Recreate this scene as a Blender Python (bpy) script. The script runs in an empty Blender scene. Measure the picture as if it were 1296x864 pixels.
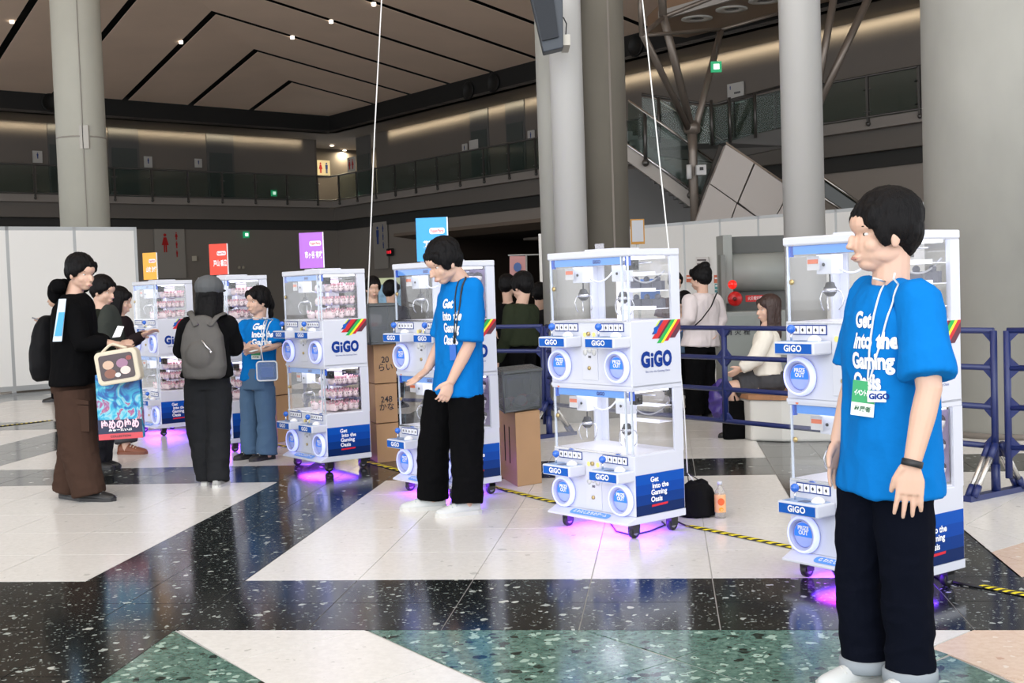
import bpy, bmesh, math, random
from mathutils import Vector, Matrix, noise
from mathutils.bvhtree import BVHTree
PI = math.pi
scn = bpy.context.scene
COL = scn.collection
random.seed(7)

# ------------------------------------------------------------------ camera
FPX, PITCH, ROLL, CAMH = 1583.85, 0.04339, -0.03368, 1.40
_F = Vector((0, math.cos(PITCH), -math.sin(PITCH)))
_U = Vector((0, math.sin(PITCH), math.cos(PITCH)))
_X = Vector((1, 0, 0))
CX = (_X * math.cos(ROLL) + _U * math.sin(ROLL)).normalized()
CU = (-_X * math.sin(ROLL) + _U * math.cos(ROLL)).normalized()
CAM = Vector((0, 0, CAMH))
cam_data = bpy.data.cameras.new('camera')
cam = bpy.data.objects.new('camera', cam_data)
COL.objects.link(cam)
cam_data.sensor_width = 36.0
cam_data.sensor_fit = 'HORIZONTAL'
cam_data.lens = FPX / 1296 * 36.0
cam_data.clip_end = 300
cam.matrix_world = Matrix(((CX.x, CU.x, -_F.x, CAM.x), (CX.y, CU.y, -_F.y, CAM.y), (CX.z, CU.z, -_F.z, CAM.z), (0, 0, 0, 1)))
scn.camera = cam
scn.view_settings.view_transform = 'Standard'
scn.view_settings.look = 'None'
scn.view_settings.gamma = 1.0
scn.view_settings.exposure = 0.68
scn.cycles.transparent_max_bounces = 32
scn.view_settings.use_curve_mapping = False

# ------------------------------------------------------------------ daylight
world = bpy.data.worlds.new('daylight')
scn.world = world
world.use_nodes = True
wn = world.node_tree.nodes
bg = wn['Background']
bg.inputs[0].default_value = (0.93, 0.96, 1.0, 1)
bg.inputs[1].default_value = 1.35

def area(name, loc, target, sx, sy, power, color, spread=180):
    d = bpy.data.lights.new(name, 'AREA')
    d.shape = 'RECTANGLE'; d.size = sx; d.size_y = sy; d.energy = power; d.color = color
    d.spread = math.radians(spread)
    o = bpy.data.objects.new(name, d); COL.objects.link(o)
    o.location = loc
    o.rotation_euler = (Vector(target) - Vector(loc)).to_track_quat('-Z', 'Y').to_euler()
    return o
# the glazed front of the hall, behind the camera
area('window_daylight', (-6, -16, 7.5), (0, 12, 0.5), 34, 11, 1650, (0.97, 0.985, 1.0))
area('overhead_fill', (1, 3, 8.6), (1, 8, 0), 18, 9, 420, (1.0, 0.99, 0.97))  # soft overhead fill, added to brighten the floor; no such opening is known

# ------------------------------------------------------------------ geometry helpers
def ray(px, py):
    return _F * FPX + CX * (px - 648) - CU * (py - 432)
def at(px, py, Y):
    d = ray(px, py); return CAM + d * (Y / d.y)
def at_z(px, py, z=0.0):
    d = ray(px, py); return CAM + d * ((z - CAMH) / d.z)
def on_plane(px, py, P, n):
    d = ray(px, py); return CAM + d * (((Vector(P) - CAM).dot(n)) / d.dot(n))

class MB:
    """collects primitives, build() links them as one mesh object"""
    def __init__(s, M=None):
        s.v = []; s.f = []; s.sm = []; s.M = M or Matrix.Identity(4)
    def add(s, vs, fs, smooth=False):
        b = len(s.v)
        s.v += [tuple(s.M @ Vector(p)) for p in vs]
        s.f += [tuple(i + b for i in f) for f in fs]
        s.sm += [smooth] * len(fs)
        return s
    def box(s, a, b, R=None):
        x0, y0, z0 = a; x1, y1, z1 = b
        vs = [(x0,y0,z0),(x1,y0,z0),(x1,y1,z0),(x0,y1,z0),(x0,y0,z1),(x1,y0,z1),(x1,y1,z1),(x0,y1,z1)]
        if R: vs = [tuple(R @ Vector(p)) for p in vs]
        return s.add(vs, [(0,3,2,1),(4,5,6,7),(0,1,5,4),(1,2,6,5),(2,3,7,6),(3,0,4,7)])
    def cbox(s, c, size, R=None):
        h = [q / 2 for q in size]
        T = Matrix.Translation(Vector(c)) @ (R.to_4x4() if R else Matrix.Identity(4))
        vs = [T @ Vector((sx*h[0], sy*h[1], sz*h[2])) for sz in (-1,1) for sx, sy in ((-1,-1),(1,-1),(1,1),(-1,1))]
        return s.add(vs, [(0,3,2,1),(4,5,6,7),(0,1,5,4),(1,2,6,5),(2,3,7,6),(3,0,4,7)])
    def prism(s, poly, z0, z1, inset=0.0):
        n = len(poly)
        c = (sum(p[0] for p in poly)/n, sum(p[1] for p in poly)/n)
        top = poly
        vs = [(p[0], p[1], z0) for p in poly] + [(p[0], p[1], z1) for p in top]
        fs = [tuple(range(n-1, -1, -1)), tuple(range(n, 2*n))] + [(i, (i+1) % n, n+(i+1) % n, n+i) for i in range(n)]
        return s.add(vs, fs)
    def slabpoly(s, pts, n, t):
        """closed polygon pts (3D) extruded by vector n*t"""
        k = len(pts); d = Vector(n) * t
        vs = [Vector(p) for p in pts] + [Vector(p) + d for p in pts]
        fs = [tuple(range(k)), tuple(range(2*k-1, k-1, -1))] + [(i, i+k, (i+1) % k + k, (i+1) % k) for i in range(k)]
        return s.add(vs, fs)
    def rings(s, rings, closed_ends=True, smooth=True):
        n = len(rings[0]); vs = [p for r in rings for p in r]; fs = []
        for i in range(len(rings)-1):
            for j in range(n):
                a = i*n+j; b = i*n+(j+1) % n
                fs.append((a, b, b+n, a+n))
        if closed_ends:
            fs.append(tuple(range(n-1, -1, -1))); fs.append(tuple(range((len(rings)-1)*n, len(rings)*n)))
        return s.add(vs, fs, smooth)
    def tube(s, pts, r, n=8, smooth=True, aspect=1.0, up=None):
        pts = [Vector(p) for p in pts]
        rr = r if isinstance(r, (list, tuple)) else [r]*len(pts)
        rings = []; prev = None
        for i, p in enumerate(pts):
            t = (pts[min(i+1, len(pts)-1)] - pts[max(i-1, 0)]).normalized()
            if prev is None:
                a = Vector(up) if up else (Vector((0,0,1)) if abs(t.z) < .9 else Vector((1,0,0)))
                u = (a - t*a.dot(t)).normalized()
            else:
                u = (prev - t*prev.dot(t)).normalized()
            prev = u; w = t.cross(u)
            ra = rr[i]
            if isinstance(ra, (tuple, list)): r1, r2 = ra
            else: r1, r2 = ra, ra*aspect
            rings.append([p + u*(r1*math.cos(2*PI*k/n)) + w*(r2*math.sin(2*PI*k/n)) for k in range(n)])
        return s.rings(rings, True, smooth)
    def lathe(s, prof, n=16, c=(0,0,0), R=None, smooth=True, loop=False):
        c = Vector(c); rings = []
        if loop: prof = list(prof) + [prof[0]]
        for r, z in prof:
            ring = [Vector((r*math.cos(2*PI*k/n), r*math.sin(2*PI*k/n), z)) for k in range(n)]
            if R: ring = [R @ p for p in ring]
            rings.append([p + c for p in ring])
        return s.rings(rings, not loop, smooth)
    def ball(s, c, r, n=12, m=8, R=None):
        rx, ry, rz = (r, r, r) if not isinstance(r, (tuple, list)) else r
        prof = []
        c = Vector(c); rings = []
        for i in range(m+1):
            th = PI*i/m; q = max(math.sin(th), 0.02)
            ring = [Vector((rx*q*math.cos(2*PI*k/n), ry*q*math.sin(2*PI*k/n), -rz*math.cos(th))) for k in range(n)]
            if R: ring = [R @ p for p in ring]
            rings.append([p + c for p in ring])
        return s.rings(rings, True, True)
    def mesh(s, name='m'):
        me = bpy.data.meshes.new(name)
        me.from_pydata(s.v, [], s.f)
        me.polygons.foreach_set('use_smooth', s.sm)
        me.update()
        return me
    def build(s, name, mat=None, parent=None, bevel=0):
        me = s.mesh(name)
        o = bpy.data.objects.new(name, me)
        if mat: me.materials.append(mat)
        COL.objects.link(o)
        if parent: o.parent = parent
        if bevel:
            b = o.modifiers.new('bevel', 'BEVEL'); b.width = bevel; b.segments = 2; b.limit_method = 'ANGLE'
        return o

def empty(name, loc=(0,0,0), rz=0.0):
    o = bpy.data.objects.new(name, None); COL.objects.link(o)
    o.location = loc; o.rotation_euler = (0, 0, rz); o.empty_display_size = .1
    return o
def tag(o, label=None, cat=None, group=None, kind=None):
    if label: o['label'] = label
    if cat: o['category'] = cat
    if group: o['group'] = group
    if kind: o['kind'] = kind
    return o
def copy_tree(o, parent=None):
    c = o.copy(); COL.objects.link(c)
    c.parent = parent
    for ch in list(o.children): copy_tree(ch, c)
    return c

# ------------------------------------------------------------------ materials
MATS = {}
def mat(name, col, rough=.5, metal=0, emit=None, es=0, bump=None, spec=None, var=None, coat=0):
    if name in MATS: return MATS[name]
    m = bpy.data.materials.new(name); m.use_nodes = True
    nt = m.node_tree; b = nt.nodes['Principled BSDF']
    b.inputs['Base Color'].default_value = (*col, 1)
    b.inputs['Roughness'].default_value = rough
    b.inputs['Metallic'].default_value = metal
    if spec is not None: b.inputs['Specular IOR Level'].default_value = spec
    if coat: b.inputs['Coat Weight'].default_value = coat
    if emit:
        b.inputs['Emission Color'].default_value = (*emit, 1); b.inputs['Emission Strength'].default_value = es
    if var or bump:
        tc = nt.nodes.new('ShaderNodeTexCoord')
    if var:      # (scale, amount, stretch)
        mp = nt.nodes.new('ShaderNodeMapping'); mp.inputs['Scale'].default_value = var[2] if len(var) > 2 else (1,1,1)
        nz = nt.nodes.new('ShaderNodeTexNoise'); nz.inputs['Scale'].default_value = var[0]; nz.inputs['Detail'].default_value = 5
        mr = nt.nodes.new('ShaderNodeMapRange'); mr.inputs[1].default_value = .3; mr.inputs[2].default_value = .7
        mr.inputs[3].default_value = 1-var[1]; mr.inputs[4].default_value = 1+var[1]
        mx = nt.nodes.new('ShaderNodeVectorMath'); mx.operation = 'SCALE'
        mx.inputs[0].default_value = col
        nt.links.new(tc.outputs['Object'], mp.inputs[0]); nt.links.new(mp.outputs[0], nz.inputs['Vector'])
        nt.links.new(nz.outputs['Fac'], mr.inputs[0]); nt.links.new(mr.outputs[0], mx.inputs['Scale'])
        nt.links.new(mx.outputs[0], b.inputs['Base Color'])
    if bump:     # (scale, strength, stretch)
        mp = nt.nodes.new('ShaderNodeMapping'); mp.inputs['Scale'].default_value = bump[2] if len(bump) > 2 else (1,1,1)
        nz = nt.nodes.new('ShaderNodeTexNoise'); nz.inputs['Scale'].default_value = bump[0]; nz.inputs['Detail'].default_value = 4
        bp = nt.nodes.new('ShaderNodeBump'); bp.inputs['Strength'].default_value = bump[1]; bp.inputs['Distance'].default_value = .01
        nt.links.new(tc.outputs['Object'], mp.inputs[0]); nt.links.new(mp.outputs[0], nz.inputs['Vector'])
        nt.links.new(nz.outputs['Fac'], bp.inputs['Height']); nt.links.new(bp.outputs[0], b.inputs['Normal'])
    MATS[name] = m
    return m
def glass_mat(name, tint=(1,1,1), refl=.10, rough=.02, opacity=.0, body=(.8,.85,.9)):
    if name in MATS: return MATS[name]
    m = bpy.data.materials.new(name); m.use_nodes = True
    nt = m.node_tree; nt.nodes.clear()
    out = nt.nodes.new('ShaderNodeOutputMaterial')
    tr = nt.nodes.new('ShaderNodeBsdfTransparent'); tr.inputs[0].default_value = (*tint, 1)
    gl = nt.nodes.new('ShaderNodeBsdfGlossy'); gl.inputs['Roughness'].default_value = rough
    fw = nt.nodes.new('ShaderNodeLayerWeight'); fw.inputs['Blend'].default_value = .5
    fr = nt.nodes.new('ShaderNodeMath'); fr.operation = 'POWER'; fr.inputs[1].default_value = 4.0
    nt.links.new(fw.outputs['Facing'], fr.inputs[0])
    ad = nt.nodes.new('ShaderNodeMath'); ad.operation = 'MULTIPLY_ADD'; ad.inputs[1].default_value = .8; ad.inputs[2].default_value = refl*.4
    mx = nt.nodes.new('ShaderNodeMixShader')
    nt.links.new(fr.outputs[0], ad.inputs[0]); nt.links.new(ad.outputs[0], mx.inputs[0])
    nt.links.new(tr.outputs[0], mx.inputs[1]); nt.links.new(gl.outputs[0], mx.inputs[2])
    last = mx
    if opacity:
        df = nt.nodes.new('ShaderNodeBsdfDiffuse'); df.inputs[0].default_value = (*body, 1)
        m2 = nt.nodes.new('ShaderNodeMixShader'); m2.inputs[0].default_value = opacity
        nt.links.new(mx.outputs[0], m2.inputs[1]); nt.links.new(df.outputs[0], m2.inputs[2]); last = m2
    nt.links.new(last.outputs[0], out.inputs[0])
    MATS[name] = m
    return m
def terrazzo(name, base, vein, chips, rough, chipamt, big=26, small=70, clouds=.25):
    m = bpy.data.materials.new(name); m.use_nodes = True
    nt = m.node_tree; b = nt.nodes['Principled BSDF']; N = nt.nodes.new; L = nt.links.new
    geo = N('ShaderNodeNewGeometry')
    wob = N('ShaderNodeTexNoise'); wob.inputs['Scale'].default_value = 22; wob.inputs['Detail'].default_value = 3
    L(geo.outputs['Position'], wob.inputs['Vector'])
    vm = N('ShaderNodeVectorMath'); vm.operation = 'MULTIPLY_ADD'; vm.inputs[1].default_value = (.045,)*3
    L(wob.outputs['Color'], vm.inputs[0]); L(geo.outputs['Position'], vm.inputs[2])
    cl = N('ShaderNodeTexNoise'); cl.inputs['Scale'].default_value = 34; cl.inputs['Detail'].default_value = 6; cl.inputs['Roughness'].default_value = .7
    L(vm.outputs[0], cl.inputs['Vector'])
    r0 = N('ShaderNodeValToRGB'); r0.color_ramp.elements[0].position = .38; r0.color_ramp.elements[1].position = .66
    r0.color_ramp.elements[0].color = (*base, 1); r0.color_ramp.elements[1].color = (*vein, 1)
    L(cl.outputs['Fac'], r0.inputs[0])
    cur = r0.outputs[0]
    for sc, rad, amt, colr in chips:
        v = N('ShaderNodeTexVoronoi'); v.inputs['Scale'].default_value = sc
        L(vm.outputs[0], v.inputs['Vector'])
        sp = N('ShaderNodeSeparateColor'); L(v.outputs['Color'], sp.inputs[0])
        g1 = N('ShaderNodeMath'); g1.operation = 'GREATER_THAN'; g1.inputs[1].default_value = 1-amt; L(sp.outputs[0], g1.inputs[0])
        rs = N('ShaderNodeMath'); rs.operation = 'MULTIPLY'; rs.inputs[1].default_value = rad; L(sp.outputs[1], rs.inputs[0])
        l1 = N('ShaderNodeMath'); l1.operation = 'LESS_THAN'; L(v.outputs['Distance'], l1.inputs[0]); L(rs.outputs[0], l1.inputs[1])
        an = N('ShaderNodeMath'); an.operation = 'MULTIPLY'; L(g1.outputs[0], an.inputs[0]); L(l1.outputs[0], an.inputs[1])
        mx = N('ShaderNodeMix'); mx.data_type = 'RGBA'
        L(an.outputs[0], mx.inputs['Factor']); L(cur, mx.inputs[6]); mx.inputs[7].default_value = (*colr, 1)
        cur = mx.outputs[2]
    L(cur, b.inputs['Base Color'])
    b.inputs['Roughness'].default_value = rough
    b.inputs['Specular IOR Level'].default_value = .5
    return m
FL_BLACK = terrazzo('black_terrazzo', (.006,.007,.007), (.022,.026,.024), [(30,.6,.07,(.40,.44,.41)), (95,.75,.13,(.22,.25,.23)), (18,.45,.025,(.5,.52,.48))], .13, 0)
FL_GREEN = terrazzo('green_terrazzo', (.045,.11,.09), (.16,.27,.225), [(30,.8,.2,(.36,.50,.43)), (22,.7,.14,(.008,.02,.016)), (60,.6,.3,(.05,.11,.09))], .13, 0)
FL_WHITE = terrazzo('white_terrazzo', (.80,.79,.76), (.72,.71,.68), [(40,.4,.05,(.60,.60,.57)), (15,.35,.03,(.55,.55,.52))], .2, 0)
FL_PEACH = terrazzo('peach_terrazzo', (.78,.62,.50), (.70,.52,.40), [(30,.5,.12,(.85,.75,.66)), (20,.4,.05,(.6,.4,.3))], .2, 0)
WHITE = mat('white_metal', (.63,.65,.73), .35)
WHITE2 = mat('white_plastic', (.64,.66,.73), .3)
BLUE = mat('sign_blue', (.006,.10,.46), .5, spec=.2)
BLUE_L = mat('light_blue_print', (.10,.32,.85), .3)
NAVY = mat('navy_logo', (.004,.035,.24), .6, spec=.15)
BLACK = mat('black_plastic', (.012,.012,.014), .45)
CHROME = mat('chrome', (.75,.75,.78), .15, 1)
STEELD = mat('dark_steel', (.05,.05,.052), .4, .6)
TXTW = mat('white_lettering', (.92,.92,.94), .5)
TXTK = mat('black_lettering', (.02,.02,.03), .5)
GLASS = glass_mat('clear_glass')
CONC = mat('concrete', (.37,.365,.33), .85, var=(1.3,.13,(1,1,.5)), bump=(6,.15))
CONC_W = mat('white_painted_concrete', (.46,.455,.395), .6, var=(1.0,.05))
GROUT = mat('grey_grout', (.40,.395,.385), .8)
CARD = mat('cardboard', (.42,.25,.13), .8, var=(3,.06))

# ------------------------------------------------------------------ lettering
def text_mesh(s, size, bold=0.0, extrude=0.0, align='CENTER', spacing=1.0, line=1.0, shear=0):
    cu = bpy.data.curves.new('txt', 'FONT')
    cu.body = s; cu.size = size; cu.offset = bold; cu.extrude = extrude
    cu.align_x = align; cu.align_y = 'CENTER'; cu.space_character = spacing; cu.space_line = line; cu.shear = shear
    cu.resolution_u = 3
    o = bpy.data.objects.new('txt', cu); COL.objects.link(o)
    dg = bpy.context.evaluated_depsgraph_get()
    me = bpy.data.meshes.new_from_object(o.evaluated_get(dg))
    bpy.data.objects.remove(o); bpy.data.curves.remove(cu)
    return me
_TM = {}
def text(name, s, size, M, material, parent=None, bold=0.0, fit=None, **k):
    """fit = target width in m; the text is scaled to it.  M maps text plane to parent space"""
    key = (s, size, bold, fit, material.name, tuple(sorted(k.items())))
    if key not in _TM:
        me = text_mesh(s, size, bold, **k)
        if fit and len(me.vertices):
            xs = [v.co.x for v in me.vertices]; w = max(xs)-min(xs)
            me.transform(Matrix.Diagonal((fit/w, 1, 1, 1)))
        me.name = name; me.materials.append(material)
        _TM[key] = me
    o = bpy.data.objects.new(name, _TM[key]); COL.objects.link(o)
    if parent: o.parent = parent
    o.matrix_local = M
    return o
def frameM(o, x, y):
    x = Vector(x).normalized(); y = Vector(y); y = (y - x*y.dot(x)).normalized(); z = x.cross(y)
    return Matrix(((x.x,y.x,z.x,o[0]),(x.y,y.y,z.y,o[1]),(x.z,y.z,z.z,o[2]),(0,0,0,1)))

# ================================================================== FLOOR
GA = -.12224
DH = Vector((math.cos(GA), math.sin(GA), 0)); DV = Vector((-math.sin(GA), math.cos(GA), 0))
def gp(s, t): return DH*s + DV*t
fm = MB()
fm.add([(-70,-22,-.004),(50,-22,-.004),(50,75,-.004),(-70,75,-.004)], [(0,1,2,3)])
floor = tag(fm.build('floor', GROUT), kind='structure')
TILES = []   # (poly (s,t), material)
GAP = .005
def clip_inset(poly, g=GAP/2):
    # inset a convex polygon (ccw) by g
    n = len(poly); out = []
    for i in range(n):
        p0, p1, p2 = Vector(poly[i-1]), Vector(poly[i]), Vector(poly[(i+1) % n])
        e1 = (p1-p0).normalized(); e2 = (p2-p1).normalized()
        n1 = Vector((-e1.y, e1.x)); n2 = Vector((-e2.y, e2.x))
        den = 1 + n1.dot(n2)
        out.append(tuple(p1 + (n1+n2)*(g/max(den, .15))))
    return out
# periodic breakpoints
PS, PT = 3.675, 4.025
def s_breaks(lo, hi):
    out = []; k = math.floor((lo+2.92)/PS)-1
    while True:
        b = -2.92 + k*PS
        cells = [(b, b+.415, 1), (b+.415, b+.83, 1)] + [(b+.83+.569*i, b+.83+.569*(i+1), 0) for i in range(5)]
        for a, c, d in cells:
            if c > lo and a < hi: out.append((a, c, d))
        if b > hi: break
        k += 1
    return out
def t_breaks(lo, hi):
    out = []; k = math.floor((lo-5.02)/PT)-1
    while True:
        b = 5.02 + k*PT
        cells = [(b, b+.443, 1), (b+.443, b+.885, 1)] + [(b+.885+.628*i, b+.885+.628*(i+1), 0) for i in range(5)]
        for a, c, d in cells:
            if c > lo+1e-6 and a < hi: out.append((a, c, d))
        if b > hi: break
        k += 1
    return out
far = {0: MB(), 1: MB()}
ntile = 0
def put_tile(poly, material):
    global ntile
    p3 = [gp(*p) for p in clip_inset(poly)]
    c = sum(p3, Vector())/len(p3)
    m = MB(); m.prism([(p.x-c.x, p.y-c.y) for p in p3], -.004, 0)
    o = m.build('tile', material, floor); o.location = (c.x, c.y, 0)
    ntile += 1
for (t0, t1, tb) in t_breaks(5.02, 60):
    for (s0, s1, sb) in s_breaks(-40, 26):
        blk = tb or sb
        if abs((t0+t1)/2) * .9 + 4 < abs((s0+s1)/2): continue
        X = gp((s0+s1)/2, (t0+t1)/2)
        if s0 > 1.56 and t1 < 9.05 and t0 > 5.9: continue    # radial corner pattern, below
        vis = abs(X.x) < X.y*.43 + .5
        if t1 < 14.0 and vis:
            put_tile([(s0,t0),(s1,t0),(s1,t1),(s0,t1)], FL_BLACK if blk else FL_WHITE)
        else:
            q = clip_inset([(s0,t0),(s1,t0),(s1,t1),(s0,t1)])
            far[1 if blk else 0].prism([tuple(gp(*p)[:2]) for p in q], -.004, 0)
tag(far[0].build('far_white_tiles', FL_WHITE, floor), kind='stuff')
tag(far[1].build('far_black_tiles', FL_BLACK, floor), kind='stuff')
# radial white / peach field on the right (s > 1.57)
for poly, mm in [
    ([(1.57,7.22),(1.9,7.75),(3.2,9.86-.0),(3.2,9.04),(3.2,6.0),(1.57,7.22)][:0], FL_WHITE),
    ([(1.57,6.42),(1.83,6.69),(1.62,7.13),(1.57,7.16)], FL_WHITE),
    ([(1.57,6.42),(1.84,5.905),(3.2,5.905),(3.2,6.1),(1.83,6.69)], FL_PEACH),
    ([(1.57,5.905),(1.84,5.905),(1.57,6.42)], FL_PEACH),
    ([(1.83,6.69),(3.2,6.1),(3.2,8.06-1.0)], FL_WHITE),
    ([(1.62,7.13),(1.83,6.69),(3.2,7.06),(3.2,9.04),(2.735,9.04)], FL_WHITE),
    ([(1.57,7.16),(1.62,7.13),(2.735,9.04),(2.45,9.04),(1.57,8.3)], FL_WHITE),
    ([(1.57,8.3),(2.45,9.04),(1.57,9.04)], FL_WHITE),
    ([(3.2,5.905),(4.415,5.905),(4.415,9.04),(3.2,9.04)], FL_WHITE)]:
    if poly: put_tile(poly, mm)
# foreground star pattern (t < 5.02)
def below(x): return x
TB = 2.6
fg = [
    # black band corner at far left, s < -2.095
    ([(-2.505,4.385),(-2.095,4.385),(-2.095,5.02),(-2.505,5.02)], FL_BLACK),
    ([(-2.92,4.385),(-2.505,4.385),(-2.505,5.02),(-2.92,5.02)], FL_BLACK),
    ([(-2.505,3.75),(-2.095,3.75),(-2.095,4.385),(-2.505,4.385)], FL_BLACK),
    ([(-2.92,3.75),(-2.505,3.75),(-2.505,4.385),(-2.92,4.385)], FL_BLACK),
    ([(-3.5,4.385),(-2.92,4.385),(-2.92,5.02),(-3.5,5.02)], FL_BLACK),
    ([(-2.505,TB),(-2.095,TB),(-2.095,3.75),(-2.505,3.75)], FL_BLACK),
    ([(-3.5,TB),(-2.505,TB),(-2.505,3.75),(-3.5,3.75)], FL_BLACK),
    # green wedge
    ([(-2.095,5.015),(-2.095,4.36),(-1.50,4.36)], FL_GREEN),
    ([(-2.095,4.36),(-2.095,TB),(0.02,TB),(-1.50,4.36)], FL_GREEN),
    # white diagonal strip
    ([(-2.08,5.02),(-1.69,4.575),(-1.289,5.02)], FL_WHITE),
    ([(-1.289,5.02),(-1.69,4.575),(-1.28,4.10),(-.88,4.57),(-1.272,5.02)], FL_WHITE),
    ([(-1.28,4.10),(.03,TB),(.85,TB),(-.88,4.57)], FL_WHITE),
    # green field
    ([(-1.26,5.02),(-.88,4.58),(-.47,4.13),(.0,4.62),(-.36,5.02)], FL_GREEN),
    ([(-.36,5.02),(.0,4.64),(.34,5.02)], FL_GREEN),
    ([(.0,4.62),(-.47,4.13),(.0,3.61),(.47,4.12)], FL_GREEN),
    ([(.34,5.02),(.0,4.63),(.47,4.13),(1.0,4.7),(.78,5.02)], FL_GREEN),
    ([(.47,4.12),(.0,3.61),(.86,TB),(1.9,TB),(1.0,4.68)], FL_GREEN),
    # white strip, then peach
    ([(.78,5.02),(.953,4.765),(.975,4.815),(1.155,5.02)], FL_WHITE),
    ([(1.0,4.69),(1.06,4.6),(1.9,TB),(2.4,TB),(2.4,3.5),(1.155,5.02)][:0], FL_WHITE),
    ([(1.16,5.02),(.98,4.815),(.955,4.765),(1.0,4.69),(1.12,4.45),(1.75,3.9),(2.2,4.4),(1.66,5.02)], FL_PEACH),
    ([(1.66,5.02),(2.2,4.4),(3.0,5.02)], FL_PEACH),
    ([(1.12,4.45),(1.9,TB),(3.2,TB),(3.2,5.0),(2.2,4.4),(1.75,3.9)][:0], FL_PEACH),
    ([(1.12,4.44),(1.95,TB),(3.2,TB),(1.75,3.9)], FL_PEACH),
    ([(1.75,3.9),(3.2,TB),(3.2,5.02),(3.02,5.02)], FL_PEACH),
]
for poly, mm in fg:
    if poly: put_tile(poly, mm)
# the floor in front of and beside the star, towards and behind the camera
near = MB()
for a, b, c, d in ((-30,-22,16,TB), (-30,TB,-3.5,5.02), (3.2,TB,16,5.02)):
    near.prism([tuple(gp(*q)[:2]) for q in ((a,b),(c,b),(c,d),(a,d))], -.004, 0)
tag(near.build('floor_beyond_frame', FL_WHITE, floor), kind='stuff')

# hazard tape and floor cables
TAPE_Y = mat('yellow_tape', (.85,.72,.02), .5)
TAPE_K = mat('black_tape', (.02,.02,.02), .5)
def tape(a, b, label, n=14, w=.055, cable=None):
    a = Vector((a.x, a.y, 0)); b = Vector((b.x, b.y, 0))
    r = empty('hazard_tape', a)
    tag(r, label, 'tape', 'yellow and black floor tape strips')
    d = (b-a); L = d.length; d.normalize(); q = Vector((-d.y, d.x, 0))
    bm_ = MB(); bm_.tube([(0,0,.004), (d.x*L*.5,d.y*L*.5,.004), (d.x*L,d.y*L,.004)], [(.004,w/2)]*3, n=10, up=(0,0,1))
    bm_.build('tape_base', TAPE_K, r)
    # lens profile top, yellow slanted stripes
    for i in range(n):
        s0 = L*(i+.15)/n; s1 = L*(i+.65)/n; sh = L/n*.45
        ps = []
        m = MB()
        pts = []
        for e in range(5):
            f = -1+2*e/4
            zz = .009 - .0035*f*f
            p0 = d*(s0+sh*f*.5) + q*(w/2*f*.99) + Vector((0,0,zz)); p1 = d*(s1+sh*f*.5) + q*(w/2*f*.99) + Vector((0,0,zz))
            pts.append((p0, p1))
        vs = [p for pr in pts for p in pr]
        fs = [(2*e, 2*e+1, 2*e+3, 2*e+2) for e in range(4)]
        m.add(vs, fs)
        m.build('stripe', TAPE_Y, r)
    return r
tape(at_z(622,616), at_z(706,637), 'yellow and black tape strip from the tall cardboard box to the empty machine', 10)
tape(at_z(872,666), at_z(1012,695), 'yellow and black tape strip in front of the orange drink bottle', 12)
tape(at_z(1241,742), at_z(1330,760), 'yellow and black tape strip at the right edge of the frame', 8)
tape(at_z(466,585), at_z(512,597), 'yellow and black tape strip below the stack of three cartons', 6)
tape(at_z(345,562), at_z(366,566), 'short yellow and black tape strip behind the woman in blue jeans', 3)
tape(at_z(-30,543), at_z(66,532), 'worn yellow and black tape strip on the far left floor', 16, .05)
CBL = mat('black_cable', (.015,.015,.017), .5)
def cable(pts, r, label, material=CBL, name='cable', cat='cable'):
    m = MB(); m.tube(pts, r, n=6)
    return tag(m.build(name, material), label, cat)
def flo(px, py, z=.006): 
    p = at_z(px, py, z); return (p.x, p.y, z)
cable([flo(1175,724), flo(1195,734), flo(1220,739), flo(1243,743)], .006, 'black cable running from the rightmost machine to the tape at the right')
cable([flo(772,661), flo(780,672), flo(800,677), flo(822,672), flo(842,664), flo(838,660)], .005, 'black cable looping on the floor under the empty machine')
cable([flo(858,660), flo(866,664), flo(876,667)], .005, 'black cable from the empty machine to the tape beside the black bag')
cable([flo(618,612), flo(630,618), flo(642,622)], .005, 'black cable between the tall cardboard box and the tape strip')

# ================================================================== HALL
dL = Vector((.743,.669,0)).normalized(); dR = Vector((-.598,.801,0)).normalized()
K = Vector((-7.95,55.1,0)) 
K = at(418,200,55); K.z = 0
nL = Vector((dL.y,-dL.x,0)); nR = Vector((-dR.y,dR.x,0))      # both point into the atrium
def A2(a, b, z=0):
    """point by distance a from wall L's line and b from wall R's line"""
    det = nL.x*nR.y - nL.y*nR.x
    x = (a*nR.y - b*nL.y)/det; y = (nL.x*b - nR.x*a)/det
    return Vector((K.x+x, K.y+y, z))
WALLC = mat('taupe_wall_panel', (.17,.145,.125), .7, var=(.4,.06))
WALLD = mat('dark_fascia', (.10,.095,.09), .6)
BANDC = mat('black_ceiling_band', (.006,.006,.006), .7)
SOFF = mat('soffit_grey', (.23,.20,.175), .8)
CEIL = mat('ceiling_panel', (.93,.73,.58), .8, var=(.5,.04))
DOORC = mat('dark_green_grey_door', (.07,.08,.075), .5)
GREYW = mat('light_grey_wall', (.48,.45,.42), .7)
RAILM = mat('rail_steel', (.10,.095,.09), .35, .7)
GLASSB = glass_mat('balustrade_glass', (.78,.84,.82), .03, .04, .06, (.10,.13,.12))
ZB0, ZB1 = 8.38, 9.12
def wallquad(mb, p, q, z0, z1, n, t=.2):
    """vertical slab from p to q, face on the n side"""
    p = Vector(p); q = Vector(q)
    a = Vector((p.x,p.y,z0)); b = Vector((q.x,q.y,z0)); c = Vector((q.x,q.y,z1)); d = Vector((p.x,p.y,z1))
    mb.slabpoly([a,b,c,d], -Vector(n), t)
def S(name, mb, m, parent=None):
    o = mb.build(name, m, parent)
    if not parent: tag(o, kind='structure')
    return o
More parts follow.
